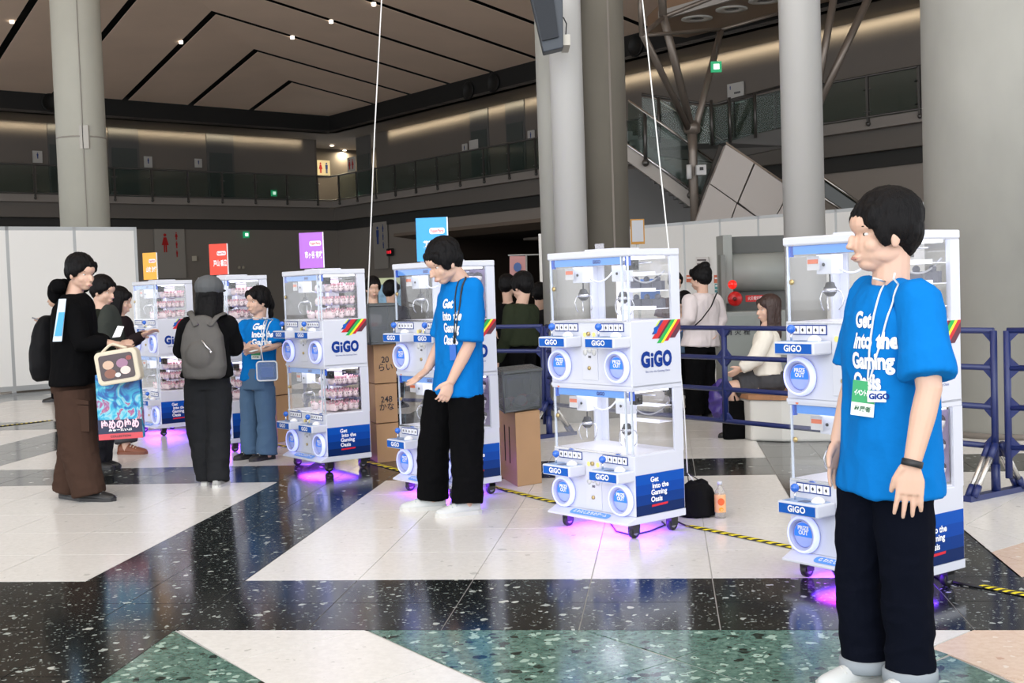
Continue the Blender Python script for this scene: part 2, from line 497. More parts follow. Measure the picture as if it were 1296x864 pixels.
LL = 30.0; RR = 46.0      # lengths of the two walls from the corner
# ---- upper walls, set back 2.3 m behind the balustrade
SB = 2.3
m = MB(); wallquad(m, A2(-SB,-.6), A2(-SB,LL), 5.1, ZB0, nL)
wall_left = S('wall_left', m, WALLC)
m = MB(); wallquad(m, A2(.9,-1.9), A2(RR,-1.9), 5.1, ZB0, nR)
wall_right = S('wall_right', m, WALLC)
# recess with restroom signs in the corner
RECW = mat('recess_wall', (.13,.11,.09), .8)
m = MB(); wallquad(m, A2(-5,-5.5), A2(-5,-.4), 5.1, ZB0, nL); wallquad(m, A2(-5.2,-4.8), A2(.9,-4.8), 5.1, ZB0, nR)
m.slabpoly([A2(-2.3,-.5,5.1), A2(-2.3,-.5,8.38), A2(-5,-.5,8.38), A2(-5,-.5,5.1)], nR, -.1)
m.slabpoly([A2(.95,-1.9,5.1), A2(.95,-1.9,8.38), A2(.95,-5,8.38), A2(.95,-5,5.1)], nL, .1)
S('wall_corner', m, RECW)
for px, py, lb in ((420,184,'left lit downlight in the corner recess above the restroom sign'),(436,190,'right lit downlight in the corner recess above the restroom sign')):
    P = at_z(px, py, 8.33)
    m = MB(); m.lathe([(.09,0),(.09,-.03),(.02,-.03)], 12, P); tag(m.build('recess_downlight', mat('recess_lamp', (1,.9,.8), .4, emit=(1,.88,.7), es=3)), lb, 'downlight')
    d = bpy.data.lights.new('recess_lamp', 'AREA'); d.size = .3; d.energy = 45; d.color = (1,.85,.6)
    l = bpy.data.objects.new('recess_lamp', d); COL.objects.link(l); l.location = P + Vector((0,0,-.08))
# doors and door strips on the upper walls
def wall_frame(plane):
    if plane == 'L': return (lambda u, z, off=0: A2(-SB+off, u, z)), nL, -dL.copy()
    return (lambda u, z, off=0: A2(u, -1.9+off, z)), nR, -dR.copy()
def u_of(px, py, plane):
    if plane == 'L':
        P = on_plane(px, py, A2(-SB,0), nL); return (P-K).dot(nR), P.z
    P = on_plane(px, py, A2(0,-1.9), nR); return (P-K).dot(nL), P.z
def panel(plane, u0, u1, z0, z1, t, mb, off=0):
    f, n, _ = wall_frame(plane)
    mb.slabpoly([f(u0,z0,off), f(u1,z0,off), f(u1,z1,off), f(u0,z1,off)], n, t)
k = 0
for plane, px0, px1, py in (('L',60,78,180),('L',137,175,185),('L',261,295,190),('R',596,619,160),('R',641,665,155),('R',452,470,190)):
    u0, _ = u_of(px0, py, plane); u1, _ = u_of(px1, py, plane)
    k += 1
    d = empty('door_%d' % k, wall_frame(plane)[0]((u0+u1)/2, 5.4)); tag(d, kind='structure')
    inv = Matrix.Translation(-d.location)
    m = MB(inv); panel(plane, u0, u1, 5.2, 8.36, .05, m); m.build('door_surround', mat('door_surround', (.12,.115,.11), .6), d)
    m = MB(inv); panel(plane, u0+(u1-u0)*.08, u1-(u1-u0)*.08, 5.2, 7.55, .04, m, .05); m.build('door_leaf', DOORC, d)
# cove light along the wall tops
COVE = mat('cove_strip', (.7,.62,.45), .6)
def cove(a, b, n, power):
    c = (a+b)/2; L = (b-a).length
    d = bpy.data.lights.new('cove_light', 'AREA'); d.shape = 'RECTANGLE'; d.size = L; d.size_y = .08; d.energy = power*.6; d.color = (1,.86,.6); d.spread = math.radians(75)
    o = bpy.data.objects.new('cove_light', d); COL.objects.link(o); o.location = c + n*.30 + Vector((0,0,-.02))
    x = (b-a).normalized(); z = (n*.85 + Vector((0,0,.5))).normalized(); y = z.cross(x)
    o.rotation_euler = Matrix(((x.x,y.x,z.x),(x.y,y.y,z.y),(x.z,y.z,z.z))).to_euler()
cove(A2(-SB,0.2,ZB0), A2(-SB,22,ZB0), nL, 55)
cove(A2(2,-1.9,ZB0), A2(17,-1.9,ZB0), nR, 50)
cove(A2(17,-1.9,ZB0), A2(40,-1.9,ZB0), nR, 85)
# ---- soffit between upper wall and ceiling band
m = MB()
m.slabpoly([A2(0,0,ZB0), A2(0,LL,ZB0), A2(-6,LL,ZB0), A2(-6,-6,ZB0)], (0,0,1), .1)
m.slabpoly([A2(0,0,ZB0), A2(-6,-6,ZB0), A2(RR,-6,ZB0), A2(RR,0,ZB0)], (0,0,1), .1)
S('trim_1', m, SOFF)
# ---- black band
m = MB(); wallquad(m, A2(0,0), A2(0,LL), ZB0, ZB1+.01, nL, .3); wallquad(m, A2(0,0), A2(RR,0), ZB0, ZB1+.01, nR, .3); wallquad(m, A2(-.05,-.05), A2(-.05,LL), ZB1, ZB1+.4, nL, .2); wallquad(m, A2(-.05,-.05), A2(RR,-.05), ZB1, ZB1+.4, nR, .2)
S('trim_2', m, BANDC)
# round openings in the band
for plane, px, py in (('L',63,130),('R',594,115),('R',626,105),('R',806,58)):
    if plane == 'L': P = on_plane(px, py, A2(0,0), nL); n = nL
    else: P = on_plane(px, py, A2(0,0), nR); n = nR
    R = n.to_track_quat('Z','Y').to_matrix()
    m = MB(); m.lathe([(.34,-.02),(.34,.03),(.29,.03),(.27,-.01),(.02,-.012)], 20, P+n*.06, R)
    tag(m.build('air_nozzle', mat('nozzle_black', (.002,.002,.002), .6)), {63:'round black air nozzle in the ceiling band at the far left', 594:'left one of the pair of black air nozzles near the middle pillar',626:'right one of the pair of black air nozzles near the middle pillar',806:'round black air nozzle right of the middle pillar'}[px], 'air nozzle')
# ---- hip ceiling: panels between dark grooves
SL = .13
def cz(a, b): return ZB1 + SL*max(0, min(a, b))
def C3(a, b, up=0): return A2(a, b, cz(a, b)+up)
GR = [3.8+2.76*i for i in range(16)]
cb = MB()
cb.slabpoly([A2(-.3,-.3,ZB1+.14), A2(-.3,LL+20,ZB1+.14), C3(46,46,.18)], (0,0,1), .1)
cb.slabpoly([A2(-.3,-.3,ZB1+.14), C3(46,46,.18), A2(60,-.3,ZB1+.14)], (0,0,1), .1)
ceiling = S('ceiling', cb, mat('groove_black', (.004,.004,.004), .9))
edges = [0.0] + GR
gw = .13
def HP_(s): return A2(s*1.075, s*1.075, cz(s*1.075, s*1.075))
for i in range(len(edges)-1):
    s0 = edges[i] + (gw if i else 0.0); s1 = edges[i+1]-gw
    e = .0
    # left arm: a (dist L) from 0 to s, b between s0..s1
    m = MB(); m.slabpoly([C3(0,s0) , C3(0,s1), HP_(s1), HP_(s0)], (0,0,1), .015)
    if s0 < 34: m.build('ceiling_panel', CEIL, ceiling)
    m = MB(); m.slabpoly([C3(s0,0), HP_(s0), HP_(s1), C3(s1,0)], (0,0,1), .015)
    m.build('ceiling_panel', CEIL, ceiling)
# spot lamps in the grooves
LAMP = mat('spot_lamp', (1,.9,.8), .4, emit=(1,.85,.7), es=2)
for i, (px, py) in enumerate(((15,27),(229,53),(419,27),(370,47),(473,5))):
    a = 9; 
    # intersect with ceiling numerically
    d = ray(px, py); t = 10/d.y
    for _ in range(4000):
        P = CAM + d*t; q = P-K
        if P.z > cz(q.dot(nL), q.dot(nR)) - .02: break
        t += .02/d.y
    m = MB(); m.lathe([(.07,0),(.07,.1),(.02,.1)], 10, P + Vector((0,0,-.06)))
    tag(m.build('ceiling_spotlight', LAMP), ['small lit spotlight in the ceiling groove left of the left column','small lit spotlight in the diagonal groove right of the left column','small lit spotlight in the groove near the top edge centre','small lit spotlight in the second long groove','small lit spotlight beside the white balloon cord'][i], 'ceiling light')
# ---- balcony: slab fascia, lower fascia, wall below
m = MB()
wallquad(m, A2(0,0), A2(0,LL), 5.13, 5.4, nL, 2.4); wallquad(m, A2(0,0), A2(RR,0), 5.13, 5.4, nR, 2.2)
balcony = m.build('balcony', mat('balcony_edge', (.26,.235,.215), .6))
tag(balcony, 'upper floor balcony edge with glass balustrade running round the back of the hall', 'balcony')
m = MB()
wallquad(m, A2(-.25,-.25), A2(-.25,LL), 4.58, 5.13, nL, .3); wallquad(m, A2(-.25,-.25), A2(RR,-.25), 4.58, 5.13, nR, .3)
m.build('lower_fascia', mat('lower_fascia', (.15,.135,.12), .6), balcony)
m = MB()
for off, z in ((.03,6.48),(.05,5.44)):
    m.tube([A2(off,LL,z), A2(off,off,z), A2(RR,off,z)], .035 if z > 6 else .03, n=6)
m.build('handrail', RAILM, balcony)
ups = [0.7+1.53*i for i in range(19)]
POST = MB(); POST.box((-.03,-.03,0),(.03,.03,1.2)); POST.tube([(-.12,0,.28),(.12,0,.28)], .02, 6); POST.tube([(-.12,0,.85),(.12,0,.85)], .02, 6); POST.ball((0,0,-.02), .06, 8, 5)
pme = POST.mesh('railing_post'); pme.materials.append(RAILM)
PANE = MB(); PANE.box((-.70,-.008,0),(.70,.008,.98)); gme = PANE.mesh('glass_pane'); gme.materials.append(GLASSB)
def putm(name, me, P, x, parent):
    o = bpy.data.objects.new(name, me); COL.objects.link(o); o.parent = parent
    o.location = P; o.rotation_euler = (0,0,math.atan2(x.y, x.x)); return o
for i in range(19):
    putm('railing_post', pme, A2(.05, .75+1.53*i, 5.28), dL, balcony)
    putm('glass_pane', gme, A2(.05, .75+1.53*i+.765, 5.46), dL, balcony)
for i in range(27):
    u = .75 + 1.53*i
    putm('railing_post', pme, A2(u, .05, 5.28), dR, balcony)
    putm('glass_pane', gme, A2(u+.765, .05, 5.46), dR, balcony)
# ---- walls below the balcony
m = MB(); wallquad(m, A2(-.6,-1.0), A2(-.6,LL), 0, 4.2, nL, .3); wallquad(m, A2(-1.0,-.6), A2(6.6,-.6), 0, 4.2, nR, .3)
wall_back = S('wall_back', m, mat('lower_wall', (.23,.205,.18), .7, var=(.3,.05)))
m = MB(); wallquad(m, A2(-.55,-1.0), A2(-.55,LL), 4.18, 4.62, nL, .1); wallquad(m, A2(-1.0,-.5), A2(RR,-.5), 4.18, 4.62, nR, .1)
S('trim_3', m, mat('shadow_gap', (.035,.035,.033), .7))
m = MB(); wallquad(m, A2(6.6,-.6), A2(20,-.6), 3.45, 4.2, nR, .3); wallquad(m, A2(20,-.6), A2(RR,-.6), 0, 4.2, nR, .3)
S('wall_back_right', m, mat('lower_wall_right', (.30,.265,.235), .7))
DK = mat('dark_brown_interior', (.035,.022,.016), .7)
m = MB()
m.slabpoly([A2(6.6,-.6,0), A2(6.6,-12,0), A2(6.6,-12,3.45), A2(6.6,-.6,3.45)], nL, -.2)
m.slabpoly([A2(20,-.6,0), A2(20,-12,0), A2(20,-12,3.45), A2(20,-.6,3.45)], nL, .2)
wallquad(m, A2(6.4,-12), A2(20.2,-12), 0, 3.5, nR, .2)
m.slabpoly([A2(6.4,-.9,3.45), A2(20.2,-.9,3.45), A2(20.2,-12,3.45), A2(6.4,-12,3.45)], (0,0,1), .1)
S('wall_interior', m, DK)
# beams and ceiling boards at the mouth of the dark interior
BEAM = mat('canopy_beam', (.17,.13,.10), .7)
bs = [((500,289),(612,297),'dark'),]
m = MB(); m.slabpoly([A2(7,.0,3.35), A2(20,.0,3.35), A2(20,1.3,3.5), A2(7,1.3,3.5)], (0,0,1), .12)
S('trim_4', m, BEAM)
m = MB(); m.slabpoly([A2(10,-3,3.2), A2(13.5,-3,3.2), A2(13.5,-4,3.2), A2(10,-4,3.2)], (0,0,1), .1); m.slabpoly([A2(14,-2,3.25), A2(19,-2,3.25), A2(19,-3.2,3.25), A2(14,-3.2,3.25)], (0,0,1), .1)
S('trim_5', m, mat('interior_board', (.35,.3,.26), .7))
# ---- canopy with ring lights, right of the middle pillar
cpy = MB(); cpy.slabpoly([A2(21.9,1.75,8.5), A2(22.2,.35,8.5), A2(RR,.45,8.5), A2(RR,3.0,8.5), A2(23.5,2.75,8.5)], (0,0,1), .5)
canopy = tag(cpy.build('ceiling_canopy', mat('canopy_brown', (.30,.19,.12), .35)), 'brown dropped ceiling canopy holding three white ring downlights, top right', 'ceiling canopy')
m = MB(); m.slabpoly([A2(23.5,2.76,8.48), A2(RR,3.01,8.48), A2(RR,3.1,8.48), A2(23.4,2.86,8.48)], (0,0,1), .25); m.build('edge_trim', GREYW, canopy)
for i, (px, py) in enumerate(((882,23),(926,11),(968,0),(1012,-12))):
    P = at_z(px, py, 8.495)
    m = MB(); m.lathe([(.42,.0),(.42,-.03),(.22,-.03),(.2,0)], 28, P)
    o = m.build('ring_downlight', mat('ring_white', (.7,.68,.64), .5))
    tag(o, ['white ring downlight nearest the steel tree column','second white ring downlight from the left in the brown canopy','third white ring downlight at the top edge of the frame','hidden ring downlight above the frame'][i], 'downlight')
    m = MB(); m.lathe([(.2,-.005),(.19,-.012),(.05,-.014)], 20, P); m.build('lens', mat('lens_dark', (.08,.08,.08), .2), o)

# ---- stair
STW = mat('stringer_grey', (.42,.39,.36), .6)
YS = 29.5
def sp(px, py, Y=YS): return at(px, py, Y)
stair = empty('staircase', at_z(860,360,0) if False else Vector((5.2,29.5,0)))
tag(stair, 'straight staircase with glass balustrade descending to the right behind the steel tree column', 'staircase')
inv = Matrix.Translation(-stair.location)
m = MB(inv); m.slabpoly([sp(770,166), sp(770,186), sp(895,277), sp(899,262)], (0,1,0), .15)
m.build('stringer', STW, stair)
m = MB(inv); m.tube([sp(770,166,29.45), sp(898,256,29.45)], .03, 6); m.build('stringer_trim', CHROME, stair)
for i in range(19):
    f = i/18; a = sp(772,150,29.9).lerp(sp(892,247,29.9), f); a2 = a + Vector((0,2.6,0))
    m = MB(inv); m.box((a.x-.16,a.y,a.z-.13),(a.x+.16,a.y+2.6,a.z))
    m.build('step', mat('step_grey', (.17,.175,.17), .6), stair)
for a, b in (((795,127),(902,203)),((826,122),(935,190)),):
    m = MB(inv); m.tube([sp(*a,29.3 if a[0] < 800 else 32.4), sp(*b,29.3 if a[0] < 800 else 32.4)], .03, 8); m.build('handrail', mat('handrail_steel', (.5,.48,.45), .2, 1), stair)
m = MB(inv); m.slabpoly([sp(795,130), sp(795,182), sp(890,252), sp(903,207)], (0,1,0), .012); m.build('glass_pane', GLASSB, stair)
for px, y0, y1 in ((816,143,206),(873,178,247)):
    m = MB(inv); p = sp(px,y0,29.35); q = sp(px+1,y1,29.35); m.tube([p,q], .045, 6); m.ball(q, .09, 8, 6); m.build('railing_post', RAILM, stair)
# landing balustrade in front of the upper floor
ld = empty('landing_balustrade', Vector((6.5,31,4.2))); tag(ld, 'glass balustrade of the stair landing, behind the steel tree column', 'balustrade')
inv = Matrix.Translation(-ld.location)
pts = [sp(812,119,31.5), sp(868,128,31.3), sp(905,132,31.2), sp(1000,106,31.4)]
m = MB(inv); m.tube(pts, .035, 6); m.build('handrail', RAILM, ld)
for (a, b) in ((0,1),(1,2),(2,3)):
    p, q = pts[a], pts[b]; dn = Vector((0,0,-1.0))
    m = MB(inv); m.slabpoly([p+dn*.08, q+dn*.08, q+dn, p+dn], (0,1,0), .012); m.build('glass_pane', GLASSB, ld)
for px in (833,900,923,955):
    t = (px-812)/(1000-812)
    P = sp(px, 121+6*min(t*3,1) - (max(0, px-905))*.2, 31.2)
    m = MB(inv); m.tube([P, P+Vector((0,0,-1.12))], .04, 6); m.build('railing_post', RAILM, ld)
m = MB(); m.slabpoly([sp(795,172,31.6), sp(905,180,31.3), sp(1000,160,31.5), sp(1000,185,31.5), sp(905,205,31.3), sp(795,192,31.6)], (0,1,0), .3)
S('trim_6', m, WALLD)
m = MB(); m.slabpoly([sp(780,214,33), sp(905,214,33), sp(905,330,33), sp(780,330,33)], (0,1,0), .3); S('wall_under_stair', m, mat('under_stair_grey', (.20,.20,.20), .7))
# slanted clad wall beside the stair
SW = mat('slanted_cladding', (.50,.46,.43), .6)
sw = empty('slanted_wall', Vector((8,28.6,0))); tag(sw, 'pale slanted clad wall of large panels with brown top edge beside the stair', 'wall')
inv = Matrix.Translation(-sw.location)
YW = 28.6
def w(px, py): return sp(px, py, YW)
polys = [[(919,183),(954,206),(933,256),(899,232)], [(899,232),(933,256),(926,280),(879,282)][:0] or [(898,233),(932,257),(920,290),(877,290)],
         [(956,207),(993,232),(1000,240),(975,285),(960,275),(935,256)], [(933,258),(960,277),(973,290),(922,290)], [(1001,241),(1040,268),(1030,290),(976,290),(976,286)]]
for pl in polys:
    m = MB(inv); m.slabpoly([w(*p) for p in pl], (0,1,0), .35); m.build('panel', SW, sw)
m = MB(inv); m.slabpoly([w(914,181)+Vector((0,.36,0)), w(875,292)+Vector((0,.36,0)), w(1040,292)+Vector((0,.36,0)), w(1040,266)+Vector((0,.36,0))], (0,1,0), .2); m.build('backing', mat('joint_dark', (.06,.055,.05), .8), sw)
m = MB(inv); m.slabpoly([w(919,182), w(925,181)+Vector((0,.4,0)), w(1042,261)+Vector((0,.4,0)), w(1040,266)], (0,0,1), .05); m.build('coping', mat('coping_brown', (.25,.19,.14), .6), sw)
# right hand rail beyond the round column
hr = empty('escalator_rail', Vector((9,28,2))); tag(hr, 'sloping steel handrail with dark glass right of the white round column', 'handrail')
inv = Matrix.Translation(-hr.location)
for a, b in (((1020,210),(1095,262)),((1020,236),(1075,272))):
    m = MB(inv); m.tube([sp(*a,28.2), sp(*b,28.2)], .035, 6); m.build('handrail', mat('handrail_steel', (.5,.48,.45), .2, 1), hr)
m = MB(inv); m.slabpoly([sp(1020,212,28.25), sp(1093,262,28.25), sp(1073,270,28.25), sp(1020,235,28.25)], (0,1,0), .02); m.build('glass_pane', mat('dark_glass', (.03,.035,.03), .15), hr)
# steel tree column
ST = mat('bronze_steel', (.20,.17,.145), .35, .5)
tc = empty('steel_tree_column', sp(876,360,28.9)); tc.location.z = 0
tag(tc, 'brown steel tree column with three spreading struts above the stair', 'column')
inv = Matrix.Translation(-tc.location)
def T_(a, b, r, ya=28.9, yb=28.9, nm='strut'):
    m = MB(inv); m.tube([sp(*a,ya), sp(*b,yb)], r, 10); return m.build(nm, ST, tc)
base = sp(877,195,28.9)
m = MB(inv); m.tube([Vector((base.x+.0,28.9,0)), base, sp(876,166,28.9)], [.10,.10,.12], 12); m.build('pole', ST, tc)
m = MB(inv); m.lathe([(.1,0),(.19,.05),(.2,.2),(.12,.3)], 14, sp(876,170,28.9)); m.build('node', ST, tc)
T_((873,166),(814,44),.075, 28.9, 26); T_((876,166),(839,18),.09, 28.9, 27.5); T_((880,164),(912,40),.08, 28.9, 30.5)
T_((839,20),(836,-60),.09, 27.5, 27.5)
T_((813,45),(911,37),.04, 26, 30.5); T_((813,45),(839,22),.05, 26, 27.5); T_((839,22),(1000,-42),.05, 27.5, 29); T_((911,38),(1010,10),.04,30.5,31)
T_((812,46),(809,-40),.05,26,26)
m = MB(inv); p = sp(882,216,28.6); m.box((p.x-.02,28.5,p.z-.1),(p.x+.2,28.7,p.z+.12)); m.build('camera_box', mat('box_white', (.6,.6,.6), .5), tc)
m = MB(inv); m.box((p.x+.05,28.47,p.z+.0),(p.x+.13,28.5,p.z+.07)); m.build('lens_window', BLACK, tc)
m = MB(inv); p = sp(872,214,28.6); m.tube([p+Vector((0,0,-.22)), p+Vector((0,0,.1))], .06, 8); m.build('antenna_tube', mat('box_white', (.6,.6,.6), .5), tc)
tc2 = empty('steel_tree_column', Vector((9.6,30,0))); tag(tc2, 'pair of slanting brown steel struts rising right of the white round column', 'column')
inv = Matrix.Translation(-tc2.location)
for a, b, yb in (((1028,150),(1062,-40),28),((1028,150),(1112,-30),28)):
    m = MB(inv); m.tube([sp(*a,28), sp(*b,yb)], .085, 10); m.build('strut', ST, tc2)
m = MB(inv); q = sp(1028,150,28); m.tube([Vector((q.x,28,0)), q], .15, 10); m.build('pole', ST, tc2)

# ---- columns
def column(name, c, r, h, m_, label, n=40, z0=0):
    mb = MB(); mb.lathe([(r,0),(r,h)], n, (0,0,0))
    o = mb.build(name, m_); o.location = (c[0], c[1], z0); tag(o, label, 'column'); return o
Pm = at(108, 281, 24.5); 
colL = column('round_column', (Pm.x, 24.5), .465, 12, CONC_W, 'tall round pale column rising behind the white partition on the left')
jm = mat('joint_line', (.30,.28,.25), .7)
zj = at(108,173,24.05).z
m = MB(); m.lathe([(.468,zj),(.468,zj+.03)], 40); m.build('joint_ring', jm, colL)
m = MB(); a = math.atan2(-1, .42); m.box((.466*math.cos(a)-.008,.466*math.sin(a)-.02,0),(.466*math.cos(a)+.008,.466*math.sin(a)+.01,12)); m.build('seam', jm, colL)
m = MB(); m.box((.466*math.cos(a)-.13,.466*math.sin(a)-.02,zj-.22),(.466*math.cos(a)+.11,.466*math.sin(a)+.05,zj+.22)); m.build('cover_plate', mat('cover_plate', (.48,.46,.42), .5), colL)
# middle pillar : big concrete cylinder with recessed seams and a white rain pipe in front
D0 = 13.2
pc = at(742, 300, D0)
pil = empty('pillar_cluster', Vector((pc.x, D0, 0))); tag(pil, 'big concrete pillar with a white round pipe in front, middle of the hall', 'column')
q_ = at(714, 300, 13.15)
m = MB(Matrix.Translation(-pil.location)); m.lathe([(.24,0),(.24,11.5)], 48, (q_.x,13.15,0)); m.build('concrete_shaft', CONC, pil)
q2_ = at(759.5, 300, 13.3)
m = MB(Matrix.Translation(-pil.location)); m.lathe([(.315,0),(.315,11.5)], 48, (q2_.x,13.3,0)); m.build('shaded_side_shaft', mat('shade_toned_concrete', (.135,.122,.098), .85, var=(1.3,.15,(1,1,.5)), bump=(6,.15)), pil)  # the pillar's shaded side: its shade is put into a darker concrete colour
pp = at(723, 300, 12.83)
m = MB(Matrix.Translation(-pil.location)); m.lathe([(.168,0),(.168,11.5)], 32, (pp.x,12.83,0)); m.build('round_pipe', mat('pipe_white', (.50,.495,.48), .45), pil)
a = at(779,300,D0-.3)
m = MB(Matrix.Translation(-pil.location)); 
q3_ = at(777.5,300,13.03); dx_ = q3_.x-q2_.x
m = MB(Matrix.Translation(-pil.location)); yy_ = 13.3-math.sqrt(.315**2-dx_**2); m.box((q3_.x-.01,yy_-.006,0),(q3_.x+.01,yy_+.02,11.5)); m.build('seam', mat('seam_dark', (.16,.14,.12), .8), pil)
# white round column
pc = at(1016, 200, 13.0)
column('round_column', (pc.x, 13.0), .212, 11, mat('pipe_white', (.50,.495,.48), .45), 'white smooth round column between the big concrete pillars')
bigp = column('concrete_pillar', (4.413+.0, 10.934), .75, 11, CONC, 'very thick concrete pillar at the right edge of the frame', 64)
m = MB(); m.lathe([(.755,0),(.755,.05)], 64); m.build('base_joint', mat('seam_dark', (.16,.14,.12), .8), bigp)
# loudspeaker on the pillar
sk = empty('loudspeaker', at(708,30,12.25)); tag(sk, 'dark grey column loudspeaker bracketed high on the middle pillar', 'speaker')
inv = Matrix.Translation(-sk.location)
DG = mat('speaker_grey', (.035,.045,.06), .5)
f0 = [at(672,-12,12.0), at(694,-12,11.95), at(711,52,11.95), at(689,66,12.0)]
m = MB(inv); m.slabpoly([at(668,-20,12.05), at(712,-20,12.05), at(713,60,12.05), at(688,66,12.05)], (0,1,0), .2); m.build('cabinet', DG, sk, .01)
m = MB(inv); m.slabpoly([at(670,-20,12.04), at(698,-20,12.04), at(707,47,12.04), at(686,52,12.04)], (0,1,0), -.02); m.build('grille', mat('grille_black', (.015,.02,.028), .6, bump=(300,.5)), sk)
m = MB(inv); p = at(714,62,12.3); m.box((p.x-.02,12.1,p.z-.0),(p.x+.05,12.5,p.z+.1)); m.build('bracket', mat('bracket_beige', (.5,.48,.42), .5), sk)
m = MB(inv); m.tube([at(713,22,12.15), at(717,30,12.2), at(716,45,12.2), at(712,50,12.2)], .006, 6); m.build('wire', BLACK, sk)

# ---- signs on upper and lower walls
SIGNW = mat('sign_white', (.55,.53,.50), .5); RED = mat('icon_red', (.45,.01,.01), .5); BLUEI = mat('icon_blue', (.01,.04,.2), .5)
def icon_person(mb, o, x, y, h, n, female=False):
    """flat person pictogram standing proud of its sign"""
    def P(u, v): return o + x*u + y*v
    def disc(cu, cv, r): mb.slabpoly([P(cu+r*math.cos(2*PI*k/12), cv+r*math.sin(2*PI*k/12)) for k in range(12)], n, .01)
    disc(0, h*.42, h*.085)
    if female: mb.slabpoly([P(-h*.2,-h*.12), P(h*.2,-h*.12), P(h*.08,h*.3), P(-h*.08,h*.3)], n, .01)
    else: mb.slabpoly([P(-h*.12,-h*.1), P(h*.12,-h*.1), P(h*.14,h*.3), P(-h*.14,h*.3)], n, .01)
    mb.slabpoly([P(-h*.09,-h*.5), P(-h*.02,-h*.5), P(-h*.01,-h*.1), P(-h*.09,-h*.1)], n, .01)
    mb.slabpoly([P(h*.02,-h*.5), P(h*.09,-h*.5), P(h*.09,-h*.1), P(h*.01,-h*.1)], n, .01)
def wall_sign(px0, py0, px1, py1, P0, n, label, icons, name='restroom_sign', m_=None, t=.05):
    ctr = on_plane((px0+px1)/2, (py0+py1)/2, P0, n)
    x = Vector((0,0,1)).cross(n).normalized(); 
    wd = (on_plane(px1,(py0+py1)/2,P0,n)-on_plane(px0,(py0+py1)/2,P0,n)).length; ht = (on_plane((px0+px1)/2,py0,P0,n)-on_plane((px0+px1)/2,py1,P0,n)).length
    o = empty(name, ctr); tag(o, label, 'sign')
    y = Vector((0,0,1))
    m = MB(); m.slabpoly([-x*wd/2-y*ht/2, x*wd/2-y*ht/2, x*wd/2+y*ht/2, -x*wd/2+y*ht/2], n, t); m.build('plate', m_ or SIGNW, o)
    for (cu, cv, h, col, fem) in icons:
        m = MB(); icon_person(m, x*(cu*wd)+y*(cv*ht)+n*t, x, y, h*ht, n, fem); m.build('pictogram', col, o)
    return o, x, y, wd, ht
PL = A2(-SB+.06,0); PR = A2(0,-1.84); PLL = A2(-.53,0); PRL = A2(0,-.53)
wall_sign(41,191,53,206, PL, nL, 'small white door sign left of the round pale column', [(0,.1,.5,BLUEI,False)], 'door_sign')
wall_sign(182,198,192,212, PL, nL, 'small white door sign just right of the round pale column', [(0,.1,.5,BLUEI,False)], 'door_sign')
wall_sign(246,201,255,212, PL, nL, 'small white door sign left of the second upper door', [(0,.1,.5,BLUEI,False)], 'door_sign')
wall_sign(401,203,417,222, A2(-4.9,0), nL, 'lit upper floor restroom sign with red and blue figures', [(-.25,0,.7,RED,True),(.22,0,.7,BLUEI,False)], 'restroom_sign', mat('sign_cream', (.75,.66,.42), .5))
wall_sign(441,199,450,217, A2(0,-1.84), nR, 'dim upper restroom sign with two dark red figures beside the corner recess', [(-.2,0,.7,RED,True),(.22,0,.7,RED,True)])
wall_sign(595,177,606,190, PR, nR, 'white upper floor notice board with shutter, left of the two doors', [], 'notice_board')
wall_sign(586,182,592,192, PR, nR, 'tiny door sign beside the white notice board', [(0,0,.6,BLUEI,False)], 'door_sign')
wall_sign(669,165,677,177, PR, nR, 'small white door sign beside the right upper door', [(0,0,.6,BLUEI,False)], 'door_sign')
o, x, y, wd, ht = wall_sign(922,105,942,131, PR, nR, 'grey direction board on the upper wall right of the steel tree', [(-.3,.3,.2,BLUEI,False),(-.3,-.3,.3,BLUEI,False)], 'direction_board')
for k in range(4):
    m = MB(); m.slabpoly([x*(-.05+k*.1)*wd-y*ht*.04, x*(-.05+k*.1+.06)*wd-y*ht*.04, x*(-.05+k*.1+.06)*wd+y*ht*.06, x*(-.05+k*.1)*wd+y*ht*.06], nR, .06); m.build('lettering', TXTK, o)
wall_sign(196,290,234,352, PLL, nL, 'grey restroom panel with large red woman figure behind the leftmost machines', [(-.16,.22,.38,RED,True),(.22,.36,.16,RED,True),(.22,.18,.14,RED,False),(.22,-.0,.14,RED,False)], 'restroom_sign', mat('panel_grey', (.32,.30,.27), .6))
wall_sign(474,281,491,340, PRL, nR, 'grey restroom panel with blue man figure right of the purple poster', [(-.16,.22,.38,BLUEI,False),(.24,.36,.16,BLUEI,True),(.24,.18,.14,BLUEI,False),(.24,-.0,.14,BLUEI,False)], 'restroom_sign', mat('panel_grey', (.32,.30,.27), .6))
EXITG = mat('exit_green', (.0,.2,.08), .4, emit=(.02,.5,.2), es=.35); EXW = mat('exit_white', (.9,1,.9), .4, emit=(.8,1,.85), es=.7)
def exit_sign(px, py, P0, n, w_, label):
    ctr = on_plane(px, py, P0, n); x = Vector((0,0,1)).cross(n).normalized(); y = Vector((0,0,1))
    o = empty('exit_sign', ctr); tag(o, label, 'exit sign')
    m = MB(); m.slabpoly([-x*w_-y*w_, x*w_-y*w_, x*w_+y*w_, -x*w_+y*w_], n, .08); m.build('case', EXITG, o)
    m = MB(); m.slabpoly([-x*w_*.55-y*w_*.5, x*w_*.55-y*w_*.5, x*w_*.55+y*w_*.5, -x*w_*.55+y*w_*.5], n, .09); m.build('running_man', EXW, o)
exit_sign(311,297, PLL, nL, .13, 'small green exit sign on the lower wall between the red and purple posters')
exit_sign(346,244.5, A2(-1.5,0), nL, .13, 'small green exit sign seen through the balcony glass')
